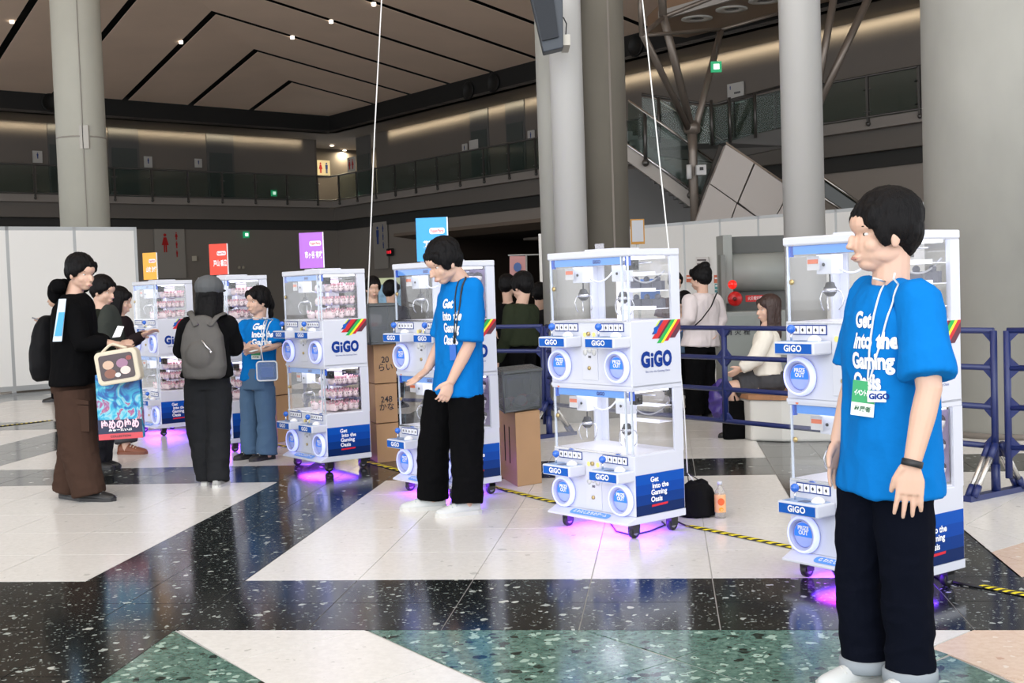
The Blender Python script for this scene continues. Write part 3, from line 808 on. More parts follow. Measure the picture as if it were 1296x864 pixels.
m_ = exit_sign(906,85, sp(906,85,29), Vector((0,-1,0)), .12, 'green exit sign hanging in front of the bright wall strip')
m = MB(); m.tube([sp(907,79,29), sp(907,40,29)], .008, 5); tag(m.build('sign_wire', RAILM), 'thin rod holding the hanging green exit sign', 'rod')
# led clock
P0 = on_plane(495,319, PRL, nR); x = Vector((0,0,1)).cross(nR).normalized(); y = Vector((0,0,1))
clk = empty('led_clock', P0); tag(clk, 'black digital clock with red digits beside the blue poster', 'clock')
m = MB(); m.slabpoly([-x*.21-y*.15, x*.21-y*.15, x*.21+y*.15, -x*.21+y*.15], nR, .1); m.build('case', BLACK, clk)
text('digits', '11:15', .16, frameM(nR*.11, x, y), mat('led_red', (.4,0,0), .5, emit=(1,.03,.05), es=1.2), clk, bold=.004)
# fire call box column of door knobs on lower wall
for px, lb in ((247,'small beige wall switch right of the restroom panel'),):
    P0 = on_plane(px,327,PLL,nL); m = MB(); m.box((P0.x-.1,P0.y-.12,P0.z-.1),(P0.x+.1,P0.y-.02,P0.z+.1)); tag(m.build('wall_switch', mat('switch_beige', (.4,.36,.28), .6)), lb, 'switch')
for px, lb in ((302,'left of two small round beige knobs on the dark lower wall'),(307.5,'right of two small round beige knobs on the dark lower wall')):
    P0 = on_plane(px,338.5,PLL,nL); m = MB(); m.ball(P0+nL*.05, .07, 8, 6); m.build('door_knob', mat('switch_beige', (.4,.36,.28), .6), wall_back)

# ---- partitions
PW = mat('partition_white', (.82,.82,.80), .6); ALU = mat('aluminium', (.45,.46,.46), .35, .6)
def partition(name, label, p, q, h, n, breaks, header=0, face=Vector((0,-1,0)), m_=PW):
    o = empty(name, (p+q)/2); tag(o, label, 'partition')
    inv = Matrix.Translation(-o.location)
    d = (q-p); L = d.length; d = d.normalized(); nn = Vector((d.y,-d.x,0))
    if nn.dot(face) < 0: nn = -nn
    for i in range(len(breaks)-1):
        a = p + d*(L*breaks[i]+.025); b = p + d*(L*breaks[i+1]-.025)
        if header:
            m = MB(inv); m.slabpoly([a+Vector((0,0,.12)), b+Vector((0,0,.12)), b+Vector((0,0,header-.03)), a+Vector((0,0,header-.03))], -nn, .04); m.build('panel', m_, o)
            m = MB(inv); m.slabpoly([a+Vector((0,0,header+.03)), b+Vector((0,0,header+.03)), b+Vector((0,0,h-.05)), a+Vector((0,0,h-.05))], -nn, .04); m.build('panel', m_, o)
            m = MB(inv); m.slabpoly([a+Vector((0,0,header-.03)), b+Vector((0,0,header-.03)), b+Vector((0,0,header+.03)), a+Vector((0,0,header+.03))], -nn, .05); m.build('frame_rail', ALU, o)
        else:
            m = MB(inv); m.slabpoly([a+Vector((0,0,.1)), b+Vector((0,0,.1)), b+Vector((0,0,h-.06)), a+Vector((0,0,h-.06))], -nn, .04); m.build('panel', m_, o)
        m = MB(inv); m.slabpoly([a+Vector((0,0,.02)), b+Vector((0,0,.02)), b+Vector((0,0,.1)), a+Vector((0,0,.1))], -nn, .05); m.build('bottom_rail', ALU, o)
    for f in breaks:
        a = p + d*(L*f); m = MB(inv); m.slabpoly([a-d*.025, a+d*.025, a+d*.025+Vector((0,0,h)), a-d*.025+Vector((0,0,h))], -nn, .06); m.build('frame_post', ALU, o)
    m = MB(inv); m.slabpoly([p+Vector((0,0,h-.06)), q+Vector((0,0,h-.06)), q+Vector((0,0,h)), p+Vector((0,0,h))], -nn, .06); m.build('top_rail', ALU, o)
    return o
# left: line through the two base points
pA = at_z(12,497); pB = at_z(96,490.5)
dd = (pB-pA).normalized()
def on_line_px(P, d, px):   # intersection of the floor line with the vertical plane through px
    r = ray(px, 380); n = Vector((r.y,-r.x,0)); t = n.dot(CAM-P)/n.dot(d); return P + d*t
qA = on_line_px(pA, dd, -60); qB = on_line_px(pA, dd, 175)
xs = [on_line_px(pA, dd, v) for v in (-60, 13, 98, 175)]
Ld = (qB-qA).length
partition('partition_wall', 'white panel partition with grey frame at the far left', Vector((qA.x,qA.y,0)), Vector((qB.x,qB.y,0)), 2.62, None, [(v-qA).length/Ld for v in xs])
# right: along the line of its top edge
HP = 2.62
tA = at_z(816,285,HP); tB = at_z(1043,266,HP); tA.z = tB.z = 0; dd = (tB-tA).normalized()
xs = [on_line_px(tA, dd, v) for v in (690, 780, 868, 913.5, 962, 1010, 1060, 1110, 1175)]
Ld = (xs[-1]-xs[0]).length
partition('partition_wall', 'white panel partition behind the white round column with grey frame', Vector((xs[0].x,xs[0].y,0)), Vector((xs[-1].x,xs[-1].y,0)), HP, None, [(v-xs[0]).length/Ld for v in xs], header=0)
PANDIR = dd; PANN = Vector((dd.y,-dd.x,0)); PANP = tA + PANN*.06
# white post strip right of the dark interior
P0 = at(687, 330, 18); m = MB(); m.box((P0.x-.05,18,0),(P0.x+.2,18.05,2.15)); tag(m.build('folding_screen', mat('panel_offwhite', (.75,.74,.70), .6)), 'narrow off-white display panel edge just left of the middle pillar', 'screen')
# orange framed notice board right of the pillar
P0 = at(807, 293, 20); fr = empty('framed_notice', (P0.x, 20, 0)); tag(fr, 'white notice with orange frame on a post right of the middle pillar', 'notice board')
zc_ = P0.z
m = MB(); m.box((-.11,0,zc_-.2),(.11,.03,zc_+.2)); m.build('frame', mat('orange_wood', (.6,.30,.05), .5), fr)
m = MB(); m.box((-.09,-.005,zc_-.16),(.09,0,zc_+.18)); m.build('sheet', mat('notice_grey', (.6,.62,.66), .5), fr)
m = MB(); m.box((-.02,.03,0),(.02,.06,zc_+.1)); m.build('post', ALU, fr)

# ================================================================== CRANE GAME MACHINES
W_, D_, HT = .664, .39, 1.586
ux = lambda u: u - W_/2
vy = lambda v: v - D_/2
LEDW = mat('led_white', (.9,.92,1), .4, emit=(.86,.88,1.0), es=1.8)
LEDB = mat('led_ring', (.55,.58,.85), .3, emit=(.30,.34,1.0), es=.75)
RINGW = mat('ring_housing', (.42,.46,.72), .25)
DISCB = mat('prize_disc_blue', (.03,.22,.85), .3, emit=(.02,.12,.8), es=.16)
DISCL = mat('prize_flap', (.32,.40,.75), .25, emit=(.30,.36,.9), es=.15)
BALL = mat('joystick_blue', (.02,.14,.62), .15, coat=.5)
BTN = mat('button_white', (.85,.85,.86), .15, coat=.6)
SHELFT = mat('deck_print', (.25,.38,.62), .3)
CHR_D = mat('claw_steel', (.55,.56,.6), .2, .9)
CASTG = mat('caster_grey', (.28,.28,.3), .35)
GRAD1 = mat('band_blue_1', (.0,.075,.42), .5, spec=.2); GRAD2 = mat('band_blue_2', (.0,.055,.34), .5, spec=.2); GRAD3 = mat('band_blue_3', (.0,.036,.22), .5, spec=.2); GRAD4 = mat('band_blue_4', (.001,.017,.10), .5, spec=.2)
REDU = mat('underline_red', (.65,.01,.03), .4)
BRASS = mat('lock_brass', (.55,.42,.2), .3, .8)
ORANGE = mat('sticker_orange', (.75,.18,.08), .5)
YEL = mat('sticker_yellow', (.85,.75,.25), .5)
INTER = mat('interior_floor', (.74,.74,.80), .4)
FX = lambda u, z, off=0: Vector((ux(u), -D_/2-off, z))
def fM(u, z, off=.003): return frameM(FX(u, z, off), (1,0,0), (0,0,1))
def sM(v, z, off=.002): return frameM(Vector((W_/2+off, vy(v), z)), (0,1,0), (0,0,1))
def decal(name, pts_uv, m_, parent, plane='front', off=.002, th=.0015):
    mb = MB()
    if plane == 'front': P = [FX(u, z, off) for u, z in pts_uv]; n = Vector((0,-1,0))
    else: P = [Vector((W_/2+off, vy(v), z)) for v, z in pts_uv]; n = Vector((1,0,0))
    mb.slabpoly(P, n, -th)
    return mb.build(name, m_, parent)
def rect(a, b, c, d): return [(a,b),(c,b),(c,d),(a,d)]
def rrect(a, b, c, d, r=.01, n=4):
    out = []
    for cx, cy, s0 in ((c-r,b+r,-90),(c-r,d-r,0),(a+r,d-r,90),(a+r,b+r,180)):
        for k in range(n+1):
            t = math.radians(s0+90*k/n); out.append((cx+r*math.cos(t), cy+r*math.sin(t)))
    return out
def claw(root, u, v, zt, drop, sw=0):
    """carriage, hanging claw with prongs"""
    x, y = ux(u), vy(v)
    m = MB(); m.box((x-.045,y-.04,zt-.115),(x+.045,y+.04,zt-.02)); m.box((x-.02,y-.03,zt-.02),(x+.02,y+.03,zt))
    c = m.build('claw_carriage', WHITE2, root, .004)
    m = MB(); m.lathe([(.008,0),(.008,-.004)], 8, (x,y-.0415,zt-.07), Matrix.Rotation(-PI/2,3,'X')); m.build('screw', STEELD, c)
    z = zt-.115-drop
    m = MB(); m.tube([(x,y,zt-.11),(x,y,z)], .004, 6)
    m.lathe([(.012,0),(.02,-.004),(.024,-.02),(.03,-.026),(.03,-.05),(.016,-.066),(.006,-.068)], 14, (x,y,z))
    k = m.build('claw', BLACK, root)
    m = MB(); m.lathe([(.0305,-.03),(.0305,-.046)], 14, (x,y,z)); m.build('claw_ring', CHR_D, k)
    for i in range(3):
        a = 2*PI*i/3 + sw; ca, sa = math.cos(a), math.sin(a)
        pts = [(x+ca*r, y+sa*r, z+h) for r, h in ((.02,-.035),(.05,-.045),(.062,-.075),(.055,-.11),(.04,-.13))]
        m = MB(); m.tube(pts, .0035, 6); m.build('prong', CHR_D, k)
def coil(root, a, b, sag, m_=None):
    a, b = Vector(a), Vector(b); pts = []
    for i in range(13):
        t = i/12; p = a.lerp(b, t); p.z -= sag*4*t*(1-t); pts.append(p)
    m = MB(); m.tube(pts, .0045, 6); return m.build('coiled_cable', m_ or WHITE2, root)
def unit(root, zb, zw, zt, top):
    """one of the two stacked games; zb body bottom, zw window bottom, zt window top"""
    # body below window
    m = MB(); m.box((-W_/2,-D_/2,zb),(W_/2,D_/2,zw-.004)); m.build('cabinet', WHITE, root, .006)
    m = MB(); m.box((-W_/2+.012,-D_/2+.02,zw-.004),(W_/2-.012,D_/2-.02,zw+.002)); m.build('playfield', INTER, root)
    # frame : rear posts, top header
    for sx in (-1, 1):
        P_ = [(sx*W_/2,vy(.322)),(sx*W_/2,D_/2),(sx*(W_/2-.06),D_/2),(sx*(W_/2-.06),D_/2-.015),(sx*(W_/2-.015),D_/2-.015),(sx*(W_/2-.015),vy(.322))]
        m = MB(); m.prism(P_ if sx > 0 else P_[::-1], zw-.01, zt+.0); m.build('rear_post', WHITE, root)
    m = MB(); m.box((-W_/2,-D_/2,zt-.0),(W_/2,D_/2,zt+.035)); m.build('header', WHITE, root, .004)
    # blue header band behind the glass with small lettering
    m = MB(); m.box((ux(.045),-D_/2+.012,zt-.04),(ux(.60),-D_/2+.02,zt-.0)); hb = m.build('header_band', BLUE_L, root)
    text('lettering', 'GiGO', .026, frameM(FX(.40, zt-.022, -.010), (1,0,0), (0,0,1)), NAVY, hb, bold=.0012)
    for u in (.012, .63):
        m = MB(); m.box((ux(u),-D_/2+.006,zt-.05),(ux(u)+.022,-D_/2+.03,zt)); m.build('corner_block', mat('corner_blue', (.03,.12,.62), .3), root)
    # glass
    m = MB(); m.box((-W_/2+.006,-D_/2+.001,zw),(W_/2-.03,-D_/2+.005,zt)); m.build('front_glass', GLASS, root)
    m = MB(); m.box((W_/2-.006,-D_/2+.004,zw),(W_/2-.002,vy(.325),zt)); m.build('side_glass', GLASS, root)
    m = MB(); m.box((-W_/2+.002,-D_/2+.004,zw),(-W_/2+.006,vy(.325),zt)); m.build('side_glass', GLASS, root)
    m = MB(); m.box((-W_/2+.06,D_/2-.008,zw),(W_/2-.06,D_/2-.004,zt)); m.build('rear_glass', GLASS, root)
    # slim aluminium edges of the door
    for u in (.022, .605, .652):
        m = MB(); m.box((ux(u)-.004,-D_/2-.002,zw),(ux(u)+.004,-D_/2+.008,zt)); m.build('door_edge', mat('clear_edge', (.6,.66,.75), .12, .3), root)
    m = MB(); m.box((ux(.01),-D_/2-.006,zw-.006),(ux(.61),-D_/2+.004,zw+.004)); m.build('door_sill', CHROME, root)
    # brass lock
    m = MB(); m.lathe([(.013,0),(.013,.006),(.008,.008),(.003,.009)], 12, FX(.045, zw+.185, .0), Matrix.Rotation(PI/2,3,'X')); m.build('glass_lock', BRASS, root)
    # orange round sticker at top left, orange notice inside
    decal('round_sticker', [(.058+.009*math.cos(2*PI*k/10), zt+.012+.009*math.sin(2*PI*k/10)) for k in range(10)], ORANGE, root, off=.0015)
    m = MB(); m.box((ux(.105),vy(.04),zt-.085),(ux(.165),vy(.043),zt-.065)); m.build('notice_tag', ORANGE, root)
    m = MB(); m.box((ux(.10),vy(.042),zt-.115),(ux(.17),vy(.045),zt-.05)); m.build('notice_card', mat('card_clear', (.6,.6,.62), .4), root)
    # LED tubes and bright column
    m = MB(); m.box((ux(.03),vy(.30),zt-.012),(ux(.63),vy(.315),zt-.002)); m.build('led_tube', LEDW, root)
    m = MB(); m.box((ux(.63),vy(.03),zt-.01),(ux(.645),vy(.30),zt-.002)); m.build('led_tube', LEDW, root)
    m = MB(); m.box((ux(.335),vy(.22),zw),(ux(.375),vy(.31),zt-.02)); m.build('light_column', mat('column_lit', (.88,.88,.95), .3, emit=(.85,.85,1), es=.2), root)
    # rails
    for v in (.06,.20):
        m = MB(); m.tube([(ux(.02),vy(v),zt-.035),(ux(.64),vy(v),zt-.035)], .004, 6); m.build('gantry_rail', CHR_D, root)
    m = MB(); m.box((ux(.59),vy(.05),zt-.075),(ux(.64),vy(.10),zt-.02)); m.lathe([(.012,0),(.012,.01)], 10, (ux(.642),vy(.075),zt-.048), Matrix.Rotation(PI/2,3,'Y')); m.build('gantry_motor', STEELD, root)
    claw(root, .175, .11, zt-.02, .035, .4); claw(root, .50, .11, zt-.02, .055, 1.1)
    coil(root, (ux(.21),vy(.12),zt-.10), (ux(.345),vy(.20),zt-.06), .05)
    coil(root, (ux(.53),vy(.12),zt-.09), (ux(.63),vy(.31),zt-.08), .06, mat('cable_grey', (.35,.35,.38), .4))
    # control decks with joystick and dome button
    for u0 in (.035, .425):
        m = MB(); m.box((ux(u0),-D_/2-.125,zw-.143),(ux(u0+.235),-D_/2+.002,zw-.083)); dk = m.build('control_deck', WHITE2, root, .008)
        m = MB(); m.box((ux(u0)+.012,-D_/2-.128,zw-.136),(ux(u0+.235)-.012,-D_/2-.124,zw-.092)); m.build('blue_plate', BLUE, dk, .0)
        text('lettering', 'GiGO', .040, frameM(FX(u0+.117, zw-.1135, .1295), (1,0,0), (0,0,1)), TXTW, dk, bold=.0013, spacing=1.06)
        m = MB(); m.box((ux(u0)+.02,-D_/2-.115,zw-.0835),(ux(u0+.235)-.02,-D_/2-.01,zw-.0815)); m.build('deck_print', SHELFT, dk)
        m = MB(); m.box((ux(u0)+.10,-D_/2-.10,zw-.0815),(ux(u0)+.15,-D_/2-.05,zw-.0800)); m.build('deck_window', mat('deck_dark', (.05,.09,.2), .3), dk)
        js = MB(); js.tube([(ux(u0)+.055,-D_/2-.065,zw-.083),(ux(u0)+.055,-D_/2-.065,zw-.045)], .005, 8); j = js.build('joystick', CHROME, root)
        js = MB(); js.ball((ux(u0)+.055,-D_/2-.065,zw-.028), .0205, 16, 10); js.build('ball_top', BALL, j)
        bt = MB(); bt.lathe([(.032,0),(.032,.008),(.026,.018),(.014,.026),(.003,.028)], 18, (ux(u0)+.185,-D_/2-.06,zw-.083)); bt.build('push_button', BTN, root)
    # instruction strips
    for u0, w_ in ((.045,.2),(.415,.2)):
        st = decal('instruction_strip', rect(u0,zw-.058,u0+w_,zw-.012), NAVY, root, off=.003)
        for k in range(5 if w_ > .1 else 4):
            a = u0+.006+k*.0385
            decal('icon_cell', rect(a, zw-.053, a+.034, zw-.017), TXTW, st, off=.0045)
            mm = MB(); c = FX(a+.017, zw-.035, .0052)
            if k == 0: pass
            mm.slabpoly([c+Vector((r*math.cos(t),0,r*math.sin(t))) for r, t in ((.010,PI/2),(.008,PI),(.010,-PI/2),(.006,-.3))], (0,-1,0), .0006)
            mm.build('icon', TXTK, st)
    # prize doors with glowing rings
    for u in (.095, .568):
        z = zw-.25
        R = Matrix.Rotation(PI/2,3,'X')
        m = MB(); m.lathe([(.086,0),(.088,.02),(.082,.034),(.066,.036),(.062,.02),(.062,.0)], 40, FX(u, z, 0), R, loop=True); rg = m.build('prize_ring', RINGW, root)
        m = MB(); m.lathe([(.0885,.010),(.0892,.018),(.084,.0362),(.074,.0368),(.074,.034),(.08,.030)], 40, FX(u, z, 0), R, loop=True); m.build('ring_light', LEDB, rg)
        m = MB(); m.lathe([(.0605,.004),(.0605,.016),(.055,.019),(.001,.0195)], 40, FX(u, z, 0), R); dc = m.build('prize_flap', DISCL, rg)
        pts = [(u+.054*math.cos(t), z+.054*math.sin(t)) for t in [math.radians(-12+204*k/20) for k in range(21)]]
        decal('blue_print', pts, DISCB, dc, off=.0205)
        text('lettering', 'PRIZE\nOUT', .026, fM(u, z+.018, .0215), TXTW, dc, bold=.001, line=.85)
    # centre service door
    m = MB(); m.box((ux(.272),-D_/2-.004,zw-.33),(ux(.40),-D_/2,zw-.06)); sd = m.build('service_door', WHITE2, root, .002)
    m = MB(); m.lathe([(.011,0),(.011,.008),(.004,.009)], 12, FX(.333,zw-.262,.004), Matrix.Rotation(PI/2,3,'X')); m.build('door_lock', BRASS, sd)
    m = MB()
    for k in range(3): m.lathe([(.017,0),(.017,.003),(.004,.004)], 12, FX(.30+k*.036, zw-.175+(k%2)*.012, .004), Matrix.Rotation(PI/2,3,'X'))
    m.build('coin_sticker', mat('sticker_grey', (.62,.63,.62), .5), sd)
    text('lettering', '100', .018, fM(.335, zw-.20, .006), TXTK, sd, bold=.0006)
    for u, c in ((.30, YEL),(.375, YEL)):
        decal('yellow_sticker', [(u+.014*math.cos(2*PI*k/10), zw-.075+.014*math.sin(2*PI*k/10)) for k in range(10)], c, sd, off=.005)
    m = MB(); m.lathe([(.012,0),(.012,.01),(.004,.011)], 12, FX(.335,zw-.07,.004), Matrix.Rotation(PI/2,3,'X')); m.build('coin_return', BRASS, sd)
    decal('round_sticker', [(.045+.008*math.cos(2*PI*k/10), zw-.365+.008*math.sin(2*PI*k/10)) for k in range(10)], ORANGE, root, off=.0015) if not top or True else None
    decal('round_sticker', [(.53+.008*math.cos(2*PI*k/10), zw-.365+.008*math.sin(2*PI*k/10)) for k in range(10)], ORANGE, root, off=.0015)
def make_machine():
    root = empty('crane_game_machine')
    unit(root, .125, .463, .81, False)
    unit(root, .826, 1.194, 1.545, True)
    m = MB(); m.box((-W_/2-.004,-D_/2-.004,1.548),(W_/2+.004,D_/2+.002,HT)); m.build('roof_slab', WHITE2, root, .006)
    m = MB(); m.box((-.12,-.1,HT),(.12,.1,HT+.012)); m.build('roof_plate', WHITE2, root)
    # seam cover between games
    m = MB(); m.box((-W_/2-.002,-D_/2-.003,.822),(W_/2+.002,-D_/2+.01,.838)); m.build('seam_strip', WHITE2, root)
    # flared base
    m = MB()
    pb = [(-W_/2,-D_/2-.065),(W_/2,-D_/2-.065),(W_/2,D_/2),(-W_/2,D_/2)]
    pt_ = [(-W_/2,-D_/2-.065),(W_/2,-D_/2-.065),(W_/2,D_/2),(-W_/2,D_/2)]
    vs = [(x,y,.085) for x,y in pb] + [(-W_/2,-D_/2-.065,.096),(W_/2,-D_/2-.065,.096),(W_/2,-D_/2,.125),(W_/2,D_/2,.125),(-W_/2,D_/2,.125),(-W_/2,-D_/2,.125)]
    m.add(vs, [(0,3,2,1),(0,1,5,4),(4,5,6,9),(6,7,8,9),(1,2,7,6,5),(3,0,4,9,8),(2,3,8,7)]); base = m.build('base_plate', WHITE, root, .003)
    # blue printed pill on the sloped front
    a = Vector((ux(.33),-D_/2-.0325,.1115)); xx = Vector((1,0,0)); yy = Vector((0,.065,.029)).normalized(); nn = xx.cross(yy)
    pil_ = MB(); pil_.slabpoly([a+nn*.001 + xx*u + yy*v for u, v in rrect(-.16,-.022,.16,.022,.02)], nn, .0015); pl = pil_.build('blue_plate', BLUE_L, base)
    text('lettering', 'G わたしたちのゲーム', .030, frameM(a+nn*.004, xx, yy), TXTW, pl, bold=.0008, fit=.27)
    decal('blue_rim', rect(0,0,0,0)[:0] or rect(.001,.088,.662,.0885), BLUE, base, off=.066) if False else None
    # casters
    for sx in (-1, 1):
        for sy in (-1, 1):
            x = sx*(W_/2-.06); y = sy*(D_/2-.045) 
            m = MB(); m.box((x-.03,y-.03,.078),(x+.03,y+.03,.086)); m.box((x-.022,y-.03,.03),(x-.017,y+.02,.08)); m.box((x+.017,y-.03,.03),(x+.022,y+.02,.08)); m.box((x-.022,y-.03,.055),(x+.022,y+.022,.08))
            c = m.build('caster', BLACK, root)
            m = MB(); m.lathe([(.012,-.014),(.031,-.014),(.033,-.009),(.033,.009),(.031,.014),(.012,.014)], 18, (x,y-.006,.033), Matrix.Rotation(PI/2,3,'Y')); w_ = m.build('wheel', BLACK, c)
            m = MB(); m.lathe([(.017,-.0165),(.017,.0165)], 14, (x,y-.006,.033), Matrix.Rotation(PI/2,3,'Y')); m.build('hub', CASTG, w_)
    # left/right side lower blue panel, four bands deep
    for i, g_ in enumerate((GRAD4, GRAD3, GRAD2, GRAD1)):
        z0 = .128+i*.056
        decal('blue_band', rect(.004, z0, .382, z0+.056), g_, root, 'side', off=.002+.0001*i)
    text('lettering', 'Get', .040, sM(.115, .318, .0035), TXTW, root, bold=.0012, align='LEFT')
    text('lettering', 'into the', .040, sM(.128, .282, .0035), TXTW, root, bold=.0012, align='LEFT')
    text('lettering', 'Gaming', .040, sM(.118, .246, .0035), TXTW, root, bold=.0012, align='LEFT')
    text('lettering', 'Oasis', .040, sM(.116, .208, .0035), TXTW, root, bold=.0012, align='LEFT')
    decal('red_underline', [(.122,.168),(.245,.172),(.248,.183),(.124,.180)], REDU, root, 'side', off=.0035)
    decal('white_foot', rect(.0,.088,.39,.126), WHITE, root, 'side', off=.0015)
    # big logo and tag line
    text('logo_letter', 'G', .112, sM(.106, .975, .0025), NAVY, root, bold=.0065, fit=.071)
    text('logo_letter', 'G', .112, sM(.204, .975, .0025), NAVY, root, bold=.0065, fit=.066)
    text('logo_letter', 'O', .112, sM(.275, .975, .0025), NAVY, root, bold=.0065, fit=.073)
    decal('logo_letter', rect(.149,.936,.166,.987), NAVY, root, 'side', off=.0025)
    decal('logo_letter_dot', [(.1575+.0105*math.cos(2*PI*k_/14), 1.004+.0105*math.sin(2*PI*k_/14)) for k_ in range(14)], NAVY, root, 'side', off=.0025)
    text('lettering', 'Get into the Gaming Oasis', .016, sM(.198, .912, .0025), NAVY, root, fit=.19)
    # multicolour slanted stripes, cropped by the panel edges
    cols = [(.62,.78,.10),(.02,.04,.22),(.60,.005,.01),(.09,.008,.015),(.0,.40,.06),(.90,.80,.02),(.55,.005,.01),(.10,.01,.03)]
    st = [(.165,.176),(.176,.200),(.200,.244),(.244,.262),(.262,.292),(.292,.312),(.312,.340),(.340,.382)]
    # stripes run down-left at 45 deg from the top edge z=1.19
    lens = [.03,.075,.10,.10,.125,.125,.115,.10]
    for i, ((a_, b_), c) in enumerate(zip(st, cols)):
        L = lens[i]; zt_ = 1.190
        sh = .95
        # in side coordinates: top at v, moves to smaller v going down
        p = [(a_+.055, zt_), (b_+.055, zt_), (b_+.055-L*sh, zt_-L), (a_+.055-L*sh, zt_-L)]
        p = clip_v(p, .388)
        if len(p) > 2: decal('logo_stripe', p, mat('stripe_%d' % i, c, .4), root, 'side', off=.002)
    decal('logo_stripe', [(.178,1.118),(.178,1.150),(.200,1.158),(.214,1.150),(.196,1.118)], BLUE, root, 'side', off=.0022)
    return root
def clip_v(poly, vmax):
    out = []
    for i in range(len(poly)):
        p, q = poly[i], poly[(i+1) % len(poly)]
        pin, qin = p[0] <= vmax, q[0] <= vmax
        if pin: out.append(p)
        if pin != qin:
            t = (vmax-p[0])/(q[0]-p[0]); out.append((vmax, p[1]+(q[1]-p[1])*t))
    return out
proto = make_machine()
MACH = {  # corner x, y, yaw from the calibration
 'A': (-3.5901,12.6853,-.93847,'leftmost two-tier crane game machine, partly behind the two visitors, orange poster on top'),
 'B': (-2.5315,11.1868,-.95492,'second crane game machine from the left, behind the backpack woman, red poster on top'),
 'C': (-1.4644,9.6986,-.94048,'crane game machine with purple poster on top and rows of pink plush rolls inside'),
 'D': (-.4148,8.2159,-.92514,'crane game machine with blue poster on top, behind the young man in blue shirt'),
 'E': (.6424,6.7573,-.88997,'crane game machine with empty play fields and no poster, centre right, beside the black bag'),
 'G': (1.6670,5.2927,-.94390,'nearest crane game machine, behind the large staff man at the right'),
}
MROOT = {}; MM = {}
first = True
for k, (x, y, a, lab) in MACH.items():
    o = proto if first else copy_tree(proto); first = False
    c, s = math.cos(a), math.sin(a)
    o.location = (x + c*(-W_/2) - s*(D_/2), y + s*(-W_/2) + c*(D_/2), 0); o.rotation_euler = (0,0,a)
    tag(o, lab, 'game machine', 'two-tier crane game machines in a row')
    MROOT[k] = o
    MM[k] = Matrix.Translation(o.location) @ Matrix.Rotation(a, 4, 'Z')
    # lights that the machine carries: purple glow below, white light in both game boxes
    for (loc, sx, sy, e, col_, ry) in (((0,-.02,.078), .5, .3, 4.5, (.16,.04,1.0), 0), ((0,0,1.50), .5,.3, 1.0, (.86,.88,1), 0), ((0,0,.765), .5,.3, 1.0, (.86,.88,1), 0)):
        d = bpy.data.lights.new('machine_light', 'AREA'); d.shape = 'RECTANGLE'; d.size = sx; d.size_y = sy; d.energy = e; d.color = col_
        l = bpy.data.objects.new('machine_light', d); COL.objects.link(l); l.matrix_world = MM[k] @ Matrix.Translation(loc)
    d = bpy.data.lights.new('machine_light', 'AREA'); d.shape = 'RECTANGLE'; d.size = .25; d.size_y = .2; d.energy = .9; d.color = (.75,.05,.95)
    l = bpy.data.objects.new('machine_light', d); COL.objects.link(l); l.matrix_world = MM[k] @ Matrix.Translation((-.05,-.12,.077))

# ---- posters on top
PYAW = dict(A=-.5, B=-.42, C=-.30, D=-.22)
def poster(k, u, w_, h_, z0, colr, kanji, label, dark=False, tilt=0.0):
    M = MM[k]
    o = empty('poster', M @ Vector((ux(u), vy(.12), HT+.0)), PYAW[k]); tag(o, label, 'poster')
    m = MB(); m.box((-w_/2,0,z0),(w_/2,.006,z0+h_)); m.build('board', mat('poster_'+k, colr, .4), o)
    m = MB(); m.box((w_/2-.006,-.003,z0),(w_/2,.007,z0+h_)); m.build('edge_strip', TXTW, o)
    m = MB(); m.box((-.012,.004,.0),(.012,.012,z0+.05)); m.build('holder', glass_mat('clear_acrylic', (.9,.9,.95), .2, .05, .25, (.8,.8,.85)), o)
    m = MB(); m.slabpoly([Vector((x_, -.001, z_)) for x_, z_ in rrect(-w_*.08, z0+h_*.62, w_*.40, z0+h_*.76, h_*.05)], (0,-1,0), .001); m.build('name_cloud', TXTW, o)
    text('lettering', "Poppin'Party", .03, frameM(Vector((w_*.16,-.0035,z0+h_*.69)), (1,0,0), (0,0,1)), mat('letter_pinkred', (.55,.08,.12), .5), o, bold=.0006, fit=w_*.42)
    text('lettering', kanji, .06, frameM(Vector((w_*.08,-.003,z0+h_*.36)), (1,0,0), (0,0,1)), TXTW, o, bold=.0018, fit=w_*.72)
    return o
poster('A', .22, .20, .28, .02, (.85,.42,.05), '山吹 沙綾', 'orange poster board standing on the leftmost machine')
poster('B', .22, .21, .285, .02, (.80,.06,.03), '戸山 香澄', 'red poster board standing on the second machine from the left')
poster('C', .30, .215, .285, .02, (.42,.14,.62), '市ヶ谷 有咲', 'purple poster board standing on the machine full of pink plush rolls')
poster('D', .33, .225, .295, .01, (.03,.33,.78), '花園 たえ', 'blue poster board above the head of the young man in blue')
o = empty('tag_holder', MM['E'] @ Vector((ux(.33),vy(.1),HT+.012)), MACH['E'][2]); tag(o, 'small clear tag holder on top of the empty machine', 'holder')
m = MB(); m.box((-.035,0,0),(.035,.004,.03)); m.build('clear_card', glass_mat('clear_acrylic', (.9,.9,.95), .2, .05, .25, (.8,.8,.85)), o)

